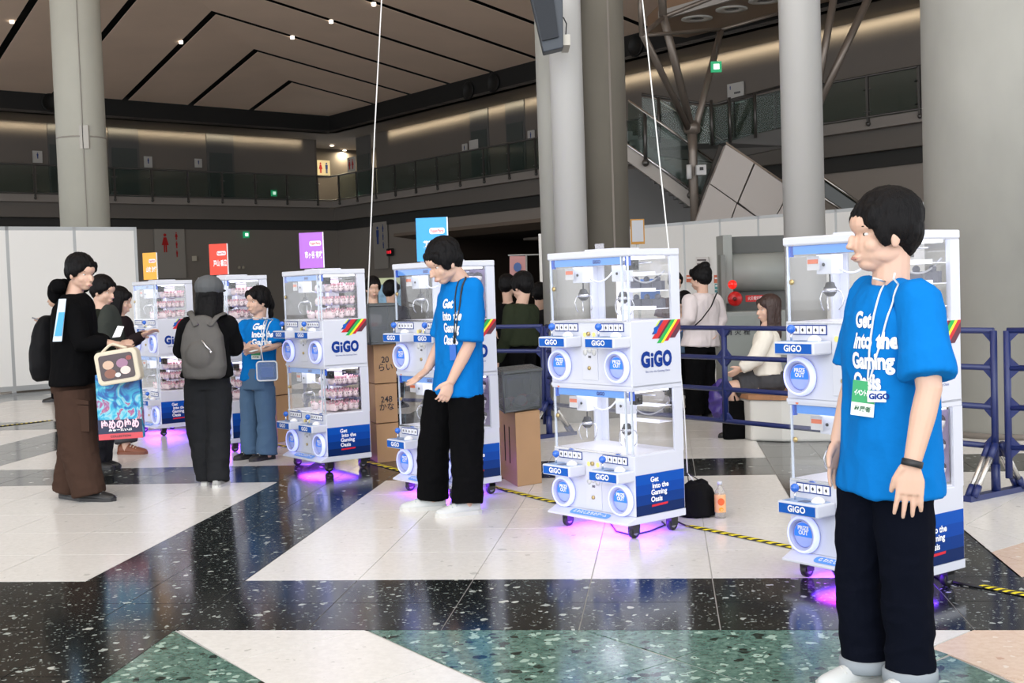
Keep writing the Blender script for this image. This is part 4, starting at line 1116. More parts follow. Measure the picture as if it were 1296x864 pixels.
# ---- prizes
PLW = mat('plush_blush_white', (.80,.66,.68), .9, bump=(60,.4)); PLP = mat('plush_pink', (.72,.38,.45), .9); PLV = mat('tray_violet', (.42,.38,.66), .5); DKD = mat('plush_dark', (.04,.03,.05), .8)
TRAY = glass_mat('tray_clear', (.85,.85,.95), .2, .05, .22, (.55,.5,.8))
def make_roll():
    r = empty('plush_roll')
    m = MB(); m.rings([[(x, q*.024*math.cos(2*PI*k/12), .029+q*.029*math.sin(2*PI*k/12)) for k in range(12)] for x, q in ((-.042,.3),(-.038,.75),(-.026,1),(.026,1),(.038,.75),(.042,.3))]); m.build('body', PLW, r)
    m = MB()
    for sx in (-1,1): m.ball((-.036,.012*sx,.058), (.008,.008,.012), 8, 5)
    m.build('ears', PLP, r)
    m = MB()
    for sx in (-1,1): m.ball((-.041,.010*sx,.034), (.003,.0035,.0045), 6, 4)
    for x in (-.02,.005,.028): m.ball((x,-.0265,.038), (.004,.003,.004), 6, 4)
    m.build('spots', DKD, r)
    return r
def shelf(k, z, v0, v1, u0, u1):
    o = empty('display_tray', MM[k] @ Vector((ux((u0+u1)/2), vy((v0+v1)/2), z)), MACH[k][2])
    m = MB(); m.box((-(u1-u0)/2,-(v1-v0)/2,-.004),((u1-u0)/2,(v1-v0)/2,0)); m.build('tray_floor', TRAY, o)
    m = MB(); m.box((-(u1-u0)/2,-(v1-v0)/2,-.004),((u1-u0)/2,-(v1-v0)/2+.003,.02)); m.build('tray_lip', PLV, o)
    return o
roll0 = None
names = {'A':'leftmost machine', 'B':'second machine from left', 'C':'purple-poster machine'}
for k in ('A','B','C'):
    for lv, zw in (('upper', 1.196), ('lower', .465)):
        grp = 'plush rolls stacked in the %s box of the %s' % (lv, names[k])
        for row, z in enumerate((.002, .112, .215)):
            tier = ('on the floor', 'on the middle tray', 'on the top tray')[row]
            if row: tag(shelf(k, zw+z-.002, .10, .315, .37, .645), '%s clear prize tray in the %s box of the %s' % (('','lower','upper')[row], lv, names[k]), 'tray')
            for i in range(3):
                for j in range(5):
                    if roll0 is None: roll0 = make_roll(); r = roll0
                    else: r = copy_tree(roll0)
                    u = .42+i*.088; v = .108+j*.046
                    zz = zw+z + (.018*abs(math.sin(i*3+j*5+row)) if row == 0 else 0)
                    r.matrix_world = MM[k] @ Matrix.Translation((ux(u), vy(v), zz)) @ Matrix.Rotation(PI + .30*math.sin(i*7+row*3+j*2), 4, 'Z')
                    tag(r, 'pink plush, %s, %s row, %s, %s box, %s' % (('floor','middle tray','top tray')[row], ('inner','centre','outer')[i], ('frontmost','second','middle','fourth','rearmost')[j], lv, names[k]), 'plush toy', grp)
        for i in range(3):
            r = copy_tree(roll0); r.matrix_world = MM[k] @ Matrix.Translation((ux(.29+.02*i), vy(.10+i*.07), zw+.003)) @ Matrix.Rotation(.4*i, 4, 'Z')
            tag(r, 'loose pink plush roll left of the light column, %s, %s box, %s' % (('frontmost','middle','rearmost')[i], lv, names[k]), 'plush toy', grp)
# hanging packed figures in D, a few in G
def make_fig():
    r = empty('packed_plush')
    m = MB(); m.ball((0,0,0), (.030,.026,.030), 12, 8); m.build('head', mat('fig_white', (.72,.68,.72), .8), r)
    m = MB(); m.ball((0,.002,.008), (.031,.027,.025), 12, 8); m.build('hair', DKD, r)
    m = MB(); m.ball((0,0,-.036), (.02,.017,.022), 10, 6); m.build('body', mat('fig_white', (.72,.68,.72), .8), r)
    m = MB(); m.box((-.04,.028,-.062),(.04,.031,.05)); m.build('backing_card', mat('card_mauve', (.30,.24,.40), .5), r)
    return r
fig0 = make_fig(); used_f = False
for k, lv_list in (('D', (('upper',1.196),('lower',.465))), ('G', (('lower',.465),))):
    for lv, zw in lv_list:
        for row in range(3):
            for i in range(4):
                r = fig0 if not used_f else copy_tree(fig0); used_f = True
                r.matrix_world = MM[k] @ Matrix.Translation((ux(.40+.070*i), vy(.29), zw+.07+row*.105)) @ Matrix.Rotation(.5, 4, 'Z')
                who = {'D':'blue-poster machine','G':'nearest machine'}[k]
                tag(r, 'white plush on mauve card, %s row, %s column, %s box, %s' % (('lowest','middle','top')[row], ('first','second','third','last')[i], lv, who), 'plush toy', 'carded plush prizes in the %s box of the %s' % (lv, who))
# bright shelves and blue sheet in E and G
SHW = mat('shelf_lit', (.85,.85,.92), .3, emit=(.8,.8,1), es=.1)
for k, lv, zw in (('E','upper',1.196),('E','lower',.465),('G','upper',1.196)):
    for row, z in enumerate((.06,.16,.25)):
        if lv == 'lower' and row == 0: continue
        m = MB(); m.box((-.135,-.05,-.004),(.135,.05,.0)); m.box((-.135,-.052,-.006),(.135,-.048,.014))
        o = m.build('display_shelf', SHW); o.location = MM[k] @ Vector((ux(.51),vy(.27),zw+z)); o.rotation_euler = (0,0,MACH[k][2])
        tag(o, '%s bright prize shelf in the %s box of the %s' % (('lowest','middle','top')[row], lv, {'E':'empty machine','G':'nearest machine'}[k]), 'shelf')
m = MB(); m.box((-.13,-.002,-.07),(.02,.002,.08)); o = m.build('blue_sheet', mat('sheet_blue', (.03,.16,.50), .5)); o.location = MM['E'] @ Vector((ux(.52),vy(.36),1.34)); o.rotation_euler = (0,0,MACH['E'][2]); tag(o, 'blue sheet seen behind the shelves of the empty machine', 'sheet')
for k in ('E','G'):
    for row in range(2):
        for i in range(3):
            m = MB(); m.box((-.03,-.02,0),(.03,.02,.05)); m.ball((0,-.01,.06), .018, 10, 6)
            o = m.build('prize_box', mat('prize_dark', (.06,.06,.09), .35)); o.location = MM[k] @ Vector((ux(.43+i*.085),vy(.29),1.196+.062+.1*row)); o.rotation_euler = (0,0,MACH[k][2]+.3)
            tag(o, 'small dark prize box, %s on the %s shelf in the %s machine' % (('left one','middle one','right one')[i], ('lowest','middle')[row], {'E':'empty','G':'nearest'}[k]), 'prize', 'dark prize boxes in the %s machine' % {'E':'empty','G':'nearest'}[k])

# ================================================================== PEOPLE
def bake(mb, name, voxel, smooth=4, target=None):
    """union of closed primitives -> one continuous smooth surface"""
    me = mb.mesh('tmp'); o = bpy.data.objects.new('tmp', me); COL.objects.link(o)
    r = o.modifiers.new('r', 'REMESH'); r.mode = 'VOXEL'; r.voxel_size = voxel; r.use_smooth_shade = True
    if smooth:
        s_ = o.modifiers.new('s', 'SMOOTH'); s_.factor = .5; s_.iterations = smooth
    dg = bpy.context.evaluated_depsgraph_get()
    out = bpy.data.meshes.new_from_object(o.evaluated_get(dg))
    bpy.data.objects.remove(o); bpy.data.meshes.remove(me)
    out.name = name
    return out
def wrinkle(me, amp, sc, seed=0, zlim=None, gain=1.0):
    """folds: displace along normals with stretched noise"""
    n = len(me.vertices); off = Vector((seed*3.1, seed*1.7, seed*2.3)); nz_ = noise.noise
    co = [0.0]*(3*n); no = [0.0]*(3*n)
    me.vertices.foreach_get('co', co); me.vertices.foreach_get('normal', no)
    for i in range(n):
        x, y, z = co[3*i:3*i+3]
        a = amp(Vector((x,y,z))) if callable(amp) else amp
        if a == 0: continue
        p = Vector((x*sc[0], y*sc[1], z*sc[2])) + off
        h = a*(1-abs(nz_(p) + .5*nz_(p*2.1))*2.2)
        co[3*i] = x+no[3*i]*h; co[3*i+1] = y+no[3*i+1]*h; co[3*i+2] = z+no[3*i+2]*h
    me.vertices.foreach_set('co', co)
    me.update()
def obj_from(me, name, material, parent):
    o = bpy.data.objects.new(name, me); me.materials.clear(); me.materials.append(material); COL.objects.link(o)
    for p in me.polygons: p.use_smooth = True
    o.parent = parent
    return o
SKIN = bpy.data.materials.new('skin'); SKIN.use_nodes = True
_b = SKIN.node_tree.nodes['Principled BSDF']; _b.inputs['Base Color'].default_value = (.62,.40,.30,1); _b.inputs['Roughness'].default_value = .5
_b.inputs['Subsurface Weight'].default_value = .12; _b.inputs['Subsurface Radius'].default_value = (.02,.008,.004); _b.inputs['Subsurface Scale'].default_value = .5
HAIRM = mat('black_hair', (.0035,.003,.0035), .5, bump=(90,.5,(3,3,.4)), spec=.14)
HAIRB = mat('brown_hair', (.035,.016,.012), .45, bump=(90,.5,(3,3,.4)))
EYEW = mat('eye_white', (.75,.73,.70), .2); IRIS = mat('iris_dark', (.02,.012,.008), .15); LIP = mat('lips', (.48,.22,.18), .5)
def cloth(name, col, sc=350, st=.12, rough=.9): return mat(name, col, rough, bump=(sc, st), spec=.06)
TBLUE = cloth('t_shirt_blue', (.004,.16,.50), 9, .9); DENIM = cloth('dark_indigo_denim', (.003,.004,.009), 300, .2)
BLKC = cloth('black_cloth', (.003,.003,.0035)); BLKC2 = cloth('black_top', (.006,.006,.007))

def basis(f, pitch=0.0, roll=0.0):
    f = Vector((f[0], f[1], 0)).normalized(); up = Vector((0,0,1)); left = up.cross(f)
    f2 = f*math.cos(pitch) - up*math.sin(pitch); u2 = up*math.cos(pitch) + f*math.sin(pitch)
    l2 = left*math.cos(roll) + u2*math.sin(roll); u3 = u2*math.cos(roll) - left*math.sin(roll)
    return f2, l2, u3
def ell(mb, c, F, L, U, pos, rad, n=14, m=9):
    """ellipsoid in a (forward, left, up) frame"""
    R = Matrix((( F.x, L.x, U.x),(F.y, L.y, U.y),(F.z, L.z, U.z)))
    mb.ball(c + F*pos[0] + L*pos[1] + U*pos[2], rad, n, m, R)
def head_prims(mb, c, F, L, U, s):
    e = lambda pos, rad: ell(mb, c, F, L, U, [p*s for p in pos], [r*s for r in rad])
    e((-.012,0,.030),(.094,.076,.088)); e((.022,0,-.038),(.066,.060,.072)); e((.040,0,-.090),(.036,.034,.024))
    e((.052,0,.028),(.045,.058,.04)); e((.094,0,-.028),(.014,.010,.024)); e((.103,0,-.040),(.011,.014,.009))
    e((.083,0,-.070),(.012,.024,.0075)); e((.080,0,-.079),(.012,.020,.007))
    for sg in (1,-1):
        e((.046,sg*.034,-.036),(.030,.026,.028)); e((-.005,sg*.076,-.018),(.016,.009,.030)); e((.006,sg*.043,-.062),(.045,.016,.026))
        e((.066,sg*.030,.014),(.014,.022,.008))
def eyes(parent, c, F, L, U, s, skin_bottom=True):
    m1 = MB(); m2 = MB(); m3 = MB()
    for sg in (1,-1):
        ell(m1, c, F, L, U, (.0635*s, sg*.030*s, -.005*s), (.0085*s,.0115*s,.0055*s))
        ell(m2, c, F, L, U, (.0695*s, sg*.030*s, -.005*s), (.0035*s,.0052*s,.0052*s))
        ell(m3, c, F, L, U, (.0775*s, sg*.031*s, .018*s), (.0045*s,.016*s,.0030*s))
    e = m1.build('eyes', EYEW, parent); m2.build('irises', IRIS, e); m3.build('eyebrows', HAIRM, parent)
    m4 = MB(); ell(m4, c, F, L, U, (.0905*s,0,-.0745*s), (.005*s,.020*s,.006*s)); m4.build('lips', LIP, parent)
def hand_prims(mb, w, d, n, t, s=1.0, curl=(.25,.3,.35,.4), spread=.06, thumb=(.75,.35), fl=1.0):
    """w wrist, d direction of the fingers, n palm normal (curl direction), t towards the thumb"""
    d = d.normalized(); t = (t - d*t.dot(d)).normalized(); n = (n - d*n.dot(d) - t*n.dot(t)).normalized()
    # palm : flattened loft
    pts = [w - d*.03*s, w + d*.01*s, w + d*.045*s, w + d*.085*s]
    mb.tube(pts, [(.021*s,.017*s),(.027*s,.016*s),(.040*s,.0155*s),(.041*s,.012*s)], n=14, up=t)
    for i, (off, ln) in enumerate(((.030,.072),(.010,.080),(-.010,.075),(-.029,.060))):
        a0 = curl[i]; p = w + d*.078*s + t*off*s; pts = [p - d*.02*s]; rr = [.0095*s]; ang = a0*.35
        dirx = (d + t*(spread*(1.2-i*.8))).normalized()
        for k, (seg, r) in enumerate(((.45,.0092),(.30,.0082),(.25,.0072))):
            pts.append(p); rr.append(r*s)
            dd = dirx*math.cos(ang) + n*math.sin(ang); p = p + dd*(ln*seg*s*fl); ang += a0*.9
        pts.append(p); rr.append(.0055*s)
        mb.tube(pts, rr, n=8, up=n)
    p = w + d*.018*s + t*.026*s; td = (d*math.cos(thumb[0]) + t*math.sin(thumb[0]) + n*.25).normalized()
    td2 = (d*math.cos(thumb[1]) + t*math.sin(thumb[1]) + n*.35).normalized()
    mb.tube([p - td*.015*s, p, p + td*.035*s, p + td*.035*s + td2*.028*s, p + td*.035*s + td2*.042*s], [.014*s,.0145*s,.011*s,.0095*s,.006*s], n=8, up=n)
def sup(c, ax, ay, a, b, n=24, e=.85):
    out = []
    for k in range(n):
        t = 2*PI*k/n; ct, st = math.cos(t), math.sin(t)
        out.append(c + ax*(a*math.copysign(abs(ct)**e, ct)) + ay*(b*math.copysign(abs(st)**e, st)))
    return out
def shoe(parent, ankle, toe, material, sole, s=1.0, z=0.0, extra=None, high=.075):
    """ankle/toe: floor points; upper + sole + tongue"""
    a = Vector((ankle.x, ankle.y, z)); d = Vector((toe.x-ankle.x, toe.y-ankle.y, 0)); d.normalize(); l = Vector((-d.y, d.x, 0)); u = Vector((0,0,1))
    mb = MB(); rings = []
    for y, w, h in ((-.075,.012,.045),(-.070,.026,.066),(-.045,.034,high),(.0,.037,high+.006),(.04,.040,.072),(.085,.045,.056),(.125,.047,.044),(.155,.040,.036),(.178,.024,.028),(.186,.008,.02)):
        c = a + d*(y*s) ; ring = []
        for k in range(16):
            t = 2*PI*k/16; x = math.cos(t)*w*s; zz = math.sin(t)
            zz = (h*s)*(zz if zz > 0 else zz*.0) 
            ring.append(c + l*x + u*(max(zz, 0) + .012))
        rings.append(ring)
    mb.rings(rings)
    o = mb.build('shoe', material, parent)
    sb = MB(); pts = []
    for y, w in ((-.080,.0),(-.076,.022),(-.05,.036),(.0,.038),(.05,.043),(.10,.050),(.14,.048),(.175,.033),(.192,.0)):
        pts.append((y, w))
    poly = [a + d*(y*s) + l*(w*s) for y, w in pts] + [a + d*(y*s) - l*(w*s) for y, w in reversed(pts[1:-1])]
    sb.add([p for p in poly] + [p + u*.022*s for p in poly], [tuple(range(len(poly)-1,-1,-1)), tuple(range(len(poly), 2*len(poly)))] + [(i, (i+1) % len(poly), (i+1) % len(poly)+len(poly), i+len(poly)) for i in range(len(poly))])
    sb.build('sole', sole, o)
    if extra:
        eb = MB()
        for k in range(3):
            c = a + d*((.05+.024*k)*s) + u*((.068-.009*k)*s+.01)
            eb.tube([c - l*.03*s - u*.012, c + u*.004, c + l*.03*s - u*.012], .004*s, 6)
        eb.build('laces', extra, o)
    return o

def person(key, label, Y, f, P, look=None, head_pitch=0.0, head_roll=0.0, hs=1.0, vox=.008, cvox=.009, shirt=TBLUE, sleeve=.62, sleeve_r=(.078,.092),
           trousers=DENIM, leg_r=(.098,.082,.075), shoes=None, hair='short', hairm=None, hem=None, hands=None, torso=(.185,.115), sitting=False, group=None,
           long_sleeve=False, arm_r=(.050,.040,.027), skirt=None, wr=1.0, leg_hem=.03, seed=1, has_face=True, name='person', shoe_dirs=None, shirt_name='t_shirt', trouser_name='trousers'):
    """P: dict of joints as (px, py, dY).  f: facing direction on the floor"""
    g = {k: at(v[0], v[1], Y + (v[2] if len(v) > 2 else 0)) for k, v in P.items()}
    F, L, U = basis(f)
    foot = (g['la'] + g['ra'])/2
    root = empty(name, Vector((foot.x, foot.y, 0)))
    tag(root, label, 'person', group)
    T0 = Matrix.Translation(-root.location)
    # head
    hf = look or f; HF, HL, HU = basis(hf, head_pitch, head_roll)
    Hc = g['head']
    neck = g['neck']; hip = g['hip']
    body = MB(T0)
    head_prims(body, Hc, HF, HL, HU, hs)
    chin = Hc - HU*.06*hs - HF*.02*hs
    body.tube([neck - U*.06, neck, chin - HF*.01, Hc - HF*.02], [.062*hs,.056*hs,.052*hs,.05*hs], 14)
    spine = [hip, hip.lerp(neck, .33), hip.lerp(neck, .66), neck - U*.03]
    body.tube(spine, [(.10,.13),(.09,.12),(.10,.14),(.06,.07)], 16, up=F)
    for sd, sg in (('l',1),('r',-1)):
        sh, el, wr_ = g[sd+'s'], g[sd+'e'], g[sd+'w']
        body.tube([neck - U*.03, sh, sh.lerp(el,.5), el, el.lerp(wr_,.35), wr_], [.05, arm_r[0]*1.02, arm_r[0]*.95, arm_r[1], arm_r[1]*.98, arm_r[2]], 14)
        hp, kn, an = g.get(sd+'h', hip + L*sg*.09 - U*.03), g[sd+'k'], g[sd+'a']
        body.tube([hip + L*sg*.05, hp, kn, kn.lerp(an,.3), an, an - U*.03], [.09,.085,.055,.055,.038,.04], 14)
        hd = (hands or {}).get(sd)
        if hd is None: hd = dict(d=(wr_-el).normalized(), n=-L*sg if True else F, t=F)
        hand_prims(body, wr_, Vector(hd['d']), Vector(hd['n']), Vector(hd['t']), hd.get('s', 1.0)*.98, hd.get('curl', (.25,.3,.35,.4)), hd.get('spread', .06), hd.get('thumb', (.75,.35)))
    bm_ = bake(body, 'body', vox, 2 if vox < .005 else 1)
    b = obj_from(bm_, 'body', SKIN, root)
    if has_face: 
        m_hold = empty('x'); bpy.data.objects.remove(m_hold)
        eyes_parent = b
        c2 = Hc - root.location
        eyes(b, c2, HF, HL, HU, hs)
    # shirt
    sh_ = MB(T0)
    a, dpt = torso
    hemp = g['hem'] if 'hem' in g else hip - U*.08
    top = neck
    lat = (g['ls']-g['rs']).normalized(); fr = lat.cross(U if abs(lat.dot(U)) < .9 else F).normalized()
    if fr.dot(F) < 0: fr = -fr
    mid_s = (g['ls']+g['rs'])/2
    R_ = []
    for t, ka, kb, src in ((0,.36,.55,0),(.05,.62,.72,0),(.14,.98,.92,0),(.30,1.0,1.04,0),(.55,.97,1.02,0),(.80,1.0,1.05,0),(1,1.12,1.12,0)):
        c = top.lerp(hemp, t)
        c = c + (mid_s - top).cross(Vector((0,0,0))) if False else c
        R_.append(sup(c, lat, fr, a*ka*wr, dpt*kb*wr))
    sh_.rings(R_)
    for sd in 'lr':
        sp_, el = g[sd+'s'], g[sd+'e']; wq = g[sd+'w']
        sh_.tube([neck - U*.035, neck.lerp(sp_,.5) - U*.020, sp_ - U*.006], [.05,.058,.058], 14)
        if long_sleeve:
            sh_.tube([sp_, sp_.lerp(el,.5), el, el.lerp(wq,.5), el.lerp(wq,.97)], [.072*wr,.066*wr,.060*wr,.052*wr,.040*wr], 16)
            sh_.ball(sp_, .07*wr, 12, 8)
        else:
            e2 = sp_.lerp(el, sleeve)
            sh_.tube([sp_ + (sp_-el).normalized()*.01, sp_.lerp(e2,.4), e2.lerp(sp_,.02), e2], [sleeve_r[0]*.84, sleeve_r[0]*.90, sleeve_r[1]*.99, sleeve_r[1]], 20)
            sh_.ball(sp_, sleeve_r[0]*.82, 12, 8)
    sm_ = bake(sh_, 'shirt', cvox, 3)
    wrinkle(sm_, .0085, (4.2,4.2,2.4), seed); wrinkle(sm_, .0045, (10,10,5), seed+3)
    s_o = obj_from(sm_, shirt_name, shirt, root)
    # trousers
    if trousers:
        tr = MB(T0)
        wa = hip + U*.10
        tr.rings([sup(wa, L, F, .14*wr, .10*wr), sup(hip + U*.02, L, F, .155*wr, .112*wr), sup(hip - U*.08, L, F, .158*wr, .115*wr)]) if not sitting else tr.ball(hip, (.17,.17,.12), 14, 9)
        for sd, sg in (('l',1),('r',-1)):
            hp, kn, an = g.get(sd+'h', hip + L*sg*.085 - U*.04), g[sd+'k'], g[sd+'a']
            foot_ = an.copy(); foot_.z = leg_hem
            low = kn.lerp(foot_, .97)
            tr.tube([hp + U*.03, hp.lerp(kn,.3), kn, kn.lerp(foot_,.5), low], [leg_r[0]*wr, leg_r[0]*1.0*wr, leg_r[1]*wr, (leg_r[1]*.4+leg_r[2]*.6)*wr, leg_r[2]*wr], 18)
        tm = bake(tr, 'trousers', cvox, 3)
        zf = leg_hem
        wrinkle(tm, lambda c: .006*(1.0 if c.z < .32 else (.55 if c.z < .6 else .5)), (5,5,9), seed+5); wrinkle(tm, .0025, (12,12,10), seed+9)
        obj_from(tm, trouser_name, trousers, root)
    if skirt: skirt(root, g, F, L, U, T0)
    # shoes
    if shoes:
        for sd in 'lr':
            an = g[sd+'a']; dd = Vector((*( (shoe_dirs or {}).get(sd, f)), 0)).normalized()
            loc = Vector((an.x, an.y, 0)) - root.location
            shoe(root, loc, loc + dd, shoes[0], shoes[1], shoes[3] if len(shoes) > 3 else 1.0, 0.0, shoes[2] if len(shoes) > 2 else None)
    # hair
    hm = hairm or HAIRM
    hb = MB(T0); e = lambda pos, rad: ell(hb, Hc, HF, HL, HU, [p*hs for p in pos], [r*hs for r in rad])
    if hair in ('short','bowl','cap','long','pony','bun'):
        e((-.022,0,.050),(.104,.090,.088)); e((-.055,0,.005),(.065,.084,.075))
        for sg in (1,-1): e((-.012,sg*.066,.022),(.060,.026,.055))
        if hair in ('short','bowl'):
            for k in range(7):
                y_ = (k-3)*.021; e((.068-.005*abs(k-3),y_,.052-.003*abs(k-3)),(.022,.016,.038))
            e((-.058,0,-.035),(.040,.062,.045))
        if hair == 'bowl':
            for sg in (1,-1): e((.020,sg*.068,.008),(.034,.018,.050))
        if hair in ('long','pony','bun'):
            for k in (-2,-1,1,2): e((.062,k*.026,.055),(.026,.020,.040))
        if hair == 'long':
            for z_ in (0,-.03,-.06,-.09,-.12,-.15,-.18,-.21,-.24): e((-.06,0,z_),(.052,.088,.05))
            for sg in (1,-1):
                for z_ in (0,-.03,-.06,-.09,-.12,-.15): e((-.0,sg*.074,z_),(.045,.026,.05))
        if hair == 'pony':
            e((-.11,0,.03),(.035,.035,.035)); e((-.135,0,-.03),(.03,.032,.06)); e((-.13,0,-.11),(.022,.026,.06))
        if hair == 'bun': e((-.06,0,.12),(.05,.05,.042))
        hmesh = bake(hb, 'hair', max(.005, vox*.9), 2)
        wrinkle(hmesh, .0035, (38,38,9), seed+2)
        obj_from(hmesh, 'hair', hm, root)
    info = dict(root=root, g=g, F=F, L=L, U=U, HF=HF, HL=HL, HU=HU, Hc=Hc, shirt=s_o, hs=hs, T0=T0, body=b)
    return info
def print_on(info, lines, O, x, y, n, size, name='lettering', material=TXTW, bold=.0015, off=.004, align='LEFT', obj=None, sub=2, sx=1.0):
    """lettering laid on the curved cloth by ray casting"""
    o = obj or info['shirt']; root = info['root']
    bvh = BVHTree.FromPolygons([v.co.copy() for v in o.data.vertices], [tuple(p.vertices) for p in o.data.polygons])
    O = O - root.location; x = Vector(x).normalized(); n = Vector(n).normalized(); y = Vector(y); y = (y - n*y.dot(n)).normalized(); x = (x - n*x.dot(n)).normalized()
    for i, (s_, dx, dy) in enumerate(lines):
        me = text_mesh(s_, size, bold, align=align)
        bm = bmesh.new(); bm.from_mesh(me); bmesh.ops.triangulate(bm, faces=bm.faces[:])
        for _ in range(sub):
            es = [e for e in bm.edges if e.calc_length() > size*.22]
            if es: bmesh.ops.subdivide_edges(bm, edges=es, cuts=1); bmesh.ops.triangulate(bm, faces=bm.faces[:])
        for v in bm.verts:
            q = O + x*(v.co.x*sx+dx) + y*(v.co.y+dy)
            h = bvh.ray_cast(q + n*.35, -n, .7)
            v.co = (h[0] if h[0] else q) + n*off
        bm.to_mesh(me); bm.free()
        t = bpy.data.objects.new(name, me); me.materials.append(material); COL.objects.link(t); t.parent = o
def surf(info, O, n, obj=None):
    o = obj or info['shirt']; root = info['root']
    bvh = info.get('bvh') or BVHTree.FromPolygons([v.co.copy() for v in o.data.vertices], [tuple(p.vertices) for p in o.data.polygons])
    info['bvh'] = bvh
    h = bvh.ray_cast(O - root.location + Vector(n).normalized()*.4, -Vector(n).normalized(), .9)
    return (h[0] if h[0] else O - root.location)
def cord_on(info, pts, n, r, material, name='lanyard', parent=None, off=.004):
    """pts: world points dropped on the shirt along n"""
    out = []
    n = Vector(n).normalized()
    for i in range(len(pts)-1):
        for k in range(6):
            q = Vector(pts[i]).lerp(Vector(pts[i+1]), k/6)
            out.append(surf(info, q, n) + n*off)
    out.append(surf(info, Vector(pts[-1]), n) + n*off)
    m = MB(); m.tube(out, r, 6); return m.build(name, material, parent or info['root'])

SHW1 = mat('white_shoe', (.55,.57,.57), .5); SOLEW = mat('white_sole', (.58,.58,.56), .5); SHB = mat('black_shoe', (.012,.012,.013), .4); SOLEK = mat('dark_sole', (.02,.02,.022), .5); SHBR = mat('brown_shoe', (.22,.07,.035), .5)
# --- large staff man at the right
fA = (-.95,-.31)
P1 = person('front', 'large staff man in blue lettered T-shirt and black jeans, nearest figure at the right', 4.2, fA, dict(
    head=(1117,294,0), neck=(1127,362,.0), hip=(1120,590,.02), hem=(1127,618,.02),
    ls=(1163,378,-.17), le=(1176,492,-.27), lw=(1154,588,-.29),
    rs=(1101,374,.17), re=(1083,478,.20), rw=(1060,560,.14),
    lh=(1143,628,-.06), lk=(1148,742,-.08), la=(1152,856,-.08),
    rh=(1098,624,.08), rk=(1088,735,.08), ra=(1096,842,.06)),
    look=(-1,-.12), head_pitch=.0, hs=1.13, vox=.0042, cvox=.006, hair='bowl', shoes=(SHW1, SOLEW, SOLEW, 1.05),
    sleeve=.86, sleeve_r=(.078,.083), torso=(.19,.135), leg_r=(.098,.080,.078), leg_hem=.055, arm_r=(.050,.041,.027),
    hands={'l': dict(d=(-.10,-.02,-1), n=(.75,.6,0), t=(-.9,.2,-.1), curl=(.14,.12,.16,.25), spread=.10, s=1.12, thumb=(.5,.2)),
           'r': dict(d=(-.1,0,-1), n=(.6,-.8,0), t=(-.8,-.6,0), curl=(.2,.2,.25,.3), s=1.05)}, seed=4, shoe_dirs={'l':(-.8,-.6),'r':(-.9,-.35)})
nA = Vector((-.84,-.54,.0)).normalized(); xA = Vector((-nA.y, nA.x, 0)) ; xA = Vector((.54,-.84,0)); xA.normalize()
def wpt(px, py, Y): return at(px, py, Y)
OA = wpt(1085, 405, 4.16)
print_on(P1, [('Get',.0,0),('into the',.006,-.067),('Gaming',-.003,-.134),('Oasis',.002,-.201)], OA, xA, (0,0,1), nA, .072, bold=.003, sub=3, sx=.74)
nC = (-.5,-.86,0)
cord_on(P1, [wpt(1106,352,4.02), wpt(1100,385,4.0), wpt(1094,430,4.0), wpt(1089,485,4.0)], nC, .0035, mat('lanyard_white', (.75,.78,.78), .5))
cord_on(P1, [wpt(1133,345,4.0), wpt(1123,390,4.0), wpt(1108,440,4.0), wpt(1092,485,4.0)], nC, .0035, mat('lanyard_white', (.75,.78,.78), .5))
def badge(info, c, x, y, n, w_, h_, top, bottom, name='badge'):
    """clear pouch with a coloured card"""
    x = Vector(x).normalized(); y = Vector(y).normalized(); n = Vector(n).normalized()
    m = MB(); m.slabpoly([c - x*w_/2 - y*h_/2, c + x*w_/2 - y*h_/2, c + x*w_/2 + y*h_/2, c - x*w_/2 + y*h_/2], n, .004); b = m.build(name, mat('badge_card', (.75,.82,.78), .25), info['root'])
    m = MB(); m.slabpoly([c + n*.0045 + x*u*w_ + y*v*h_ for u, v in ((-.5,-.12),(.5,-.12),(.5,.5),(-.5,.5))], n, .001); m.build('green_print', mat('badge_green', top, .3), b)
    M = frameM(c + n*.0062 + y*h_*.15, x, y); text('lettering', bottom[0], h_*.2, M, TXTW, b, bold=.0008, fit=w_*.8)
    M = frameM(c + n*.0062 - y*h_*.3, x, y); text('lettering', bottom[1], h_*.16, M, mat('badge_ink', (.03,.12,.06), .5), b, bold=.0006, fit=w_*.7)
    return b
cB = surf(P1, wpt(1085, 507, 4.02), nC) + Vector(nC).normalized()*.012
badge(P1, cB, (.86,-.5,-.12), (.10,0,1), nC, .075, .115, (.01,.30,.10), ('イベント出展', '出展者'))
cB2 = surf(P1, wpt(1106, 503, 4.02), nC) + Vector(nC).normalized()*.006
m = MB(); xx_ = Vector((.86,-.5,0)).normalized(); m.slabpoly([cB2 + xx_*u + Vector((0,0,v)) for u, v in ((-.03,-.018),(.03,-.018),(.03,.018),(-.03,.018))], Vector(nC), .003); nb = m.build('name_tag', TXTW, P1['root'])
text('lettering', 'GiGO', .026, frameM(cB2 + Vector(nC).normalized()*.005 + xx_*.008, xx_, (0,0,1)), NAVY, nb, bold=.0012)
# wristband
g_ = P1['g']; wd_ = (g_['lw']-g_['le']).normalized(); wc = g_['lw'] - P1['root'].location - wd_*.005
m = MB(); m.tube([wc - wd_*.011, wc - wd_*.010, wc + wd_*.010, wc + wd_*.011], [.030,.0335,.0335,.030], 24); m.build('wristband', BLACK, P1['root'])
m = MB(); 
# collar ribs
nk = g_['neck'] - P1['root'].location
# turned-up cuffs
for sd in 'lr':
    an = g_[sd+'a'] - P1['root'].location
    m = MB(); m.lathe([(.083,.045),(.090,.05),(.090,.085),(.083,.09)], 26, (an.x, an.y, 0)); m.build('turned_up_cuff', cloth('denim_inside', (.28,.31,.34)), P1['root'])

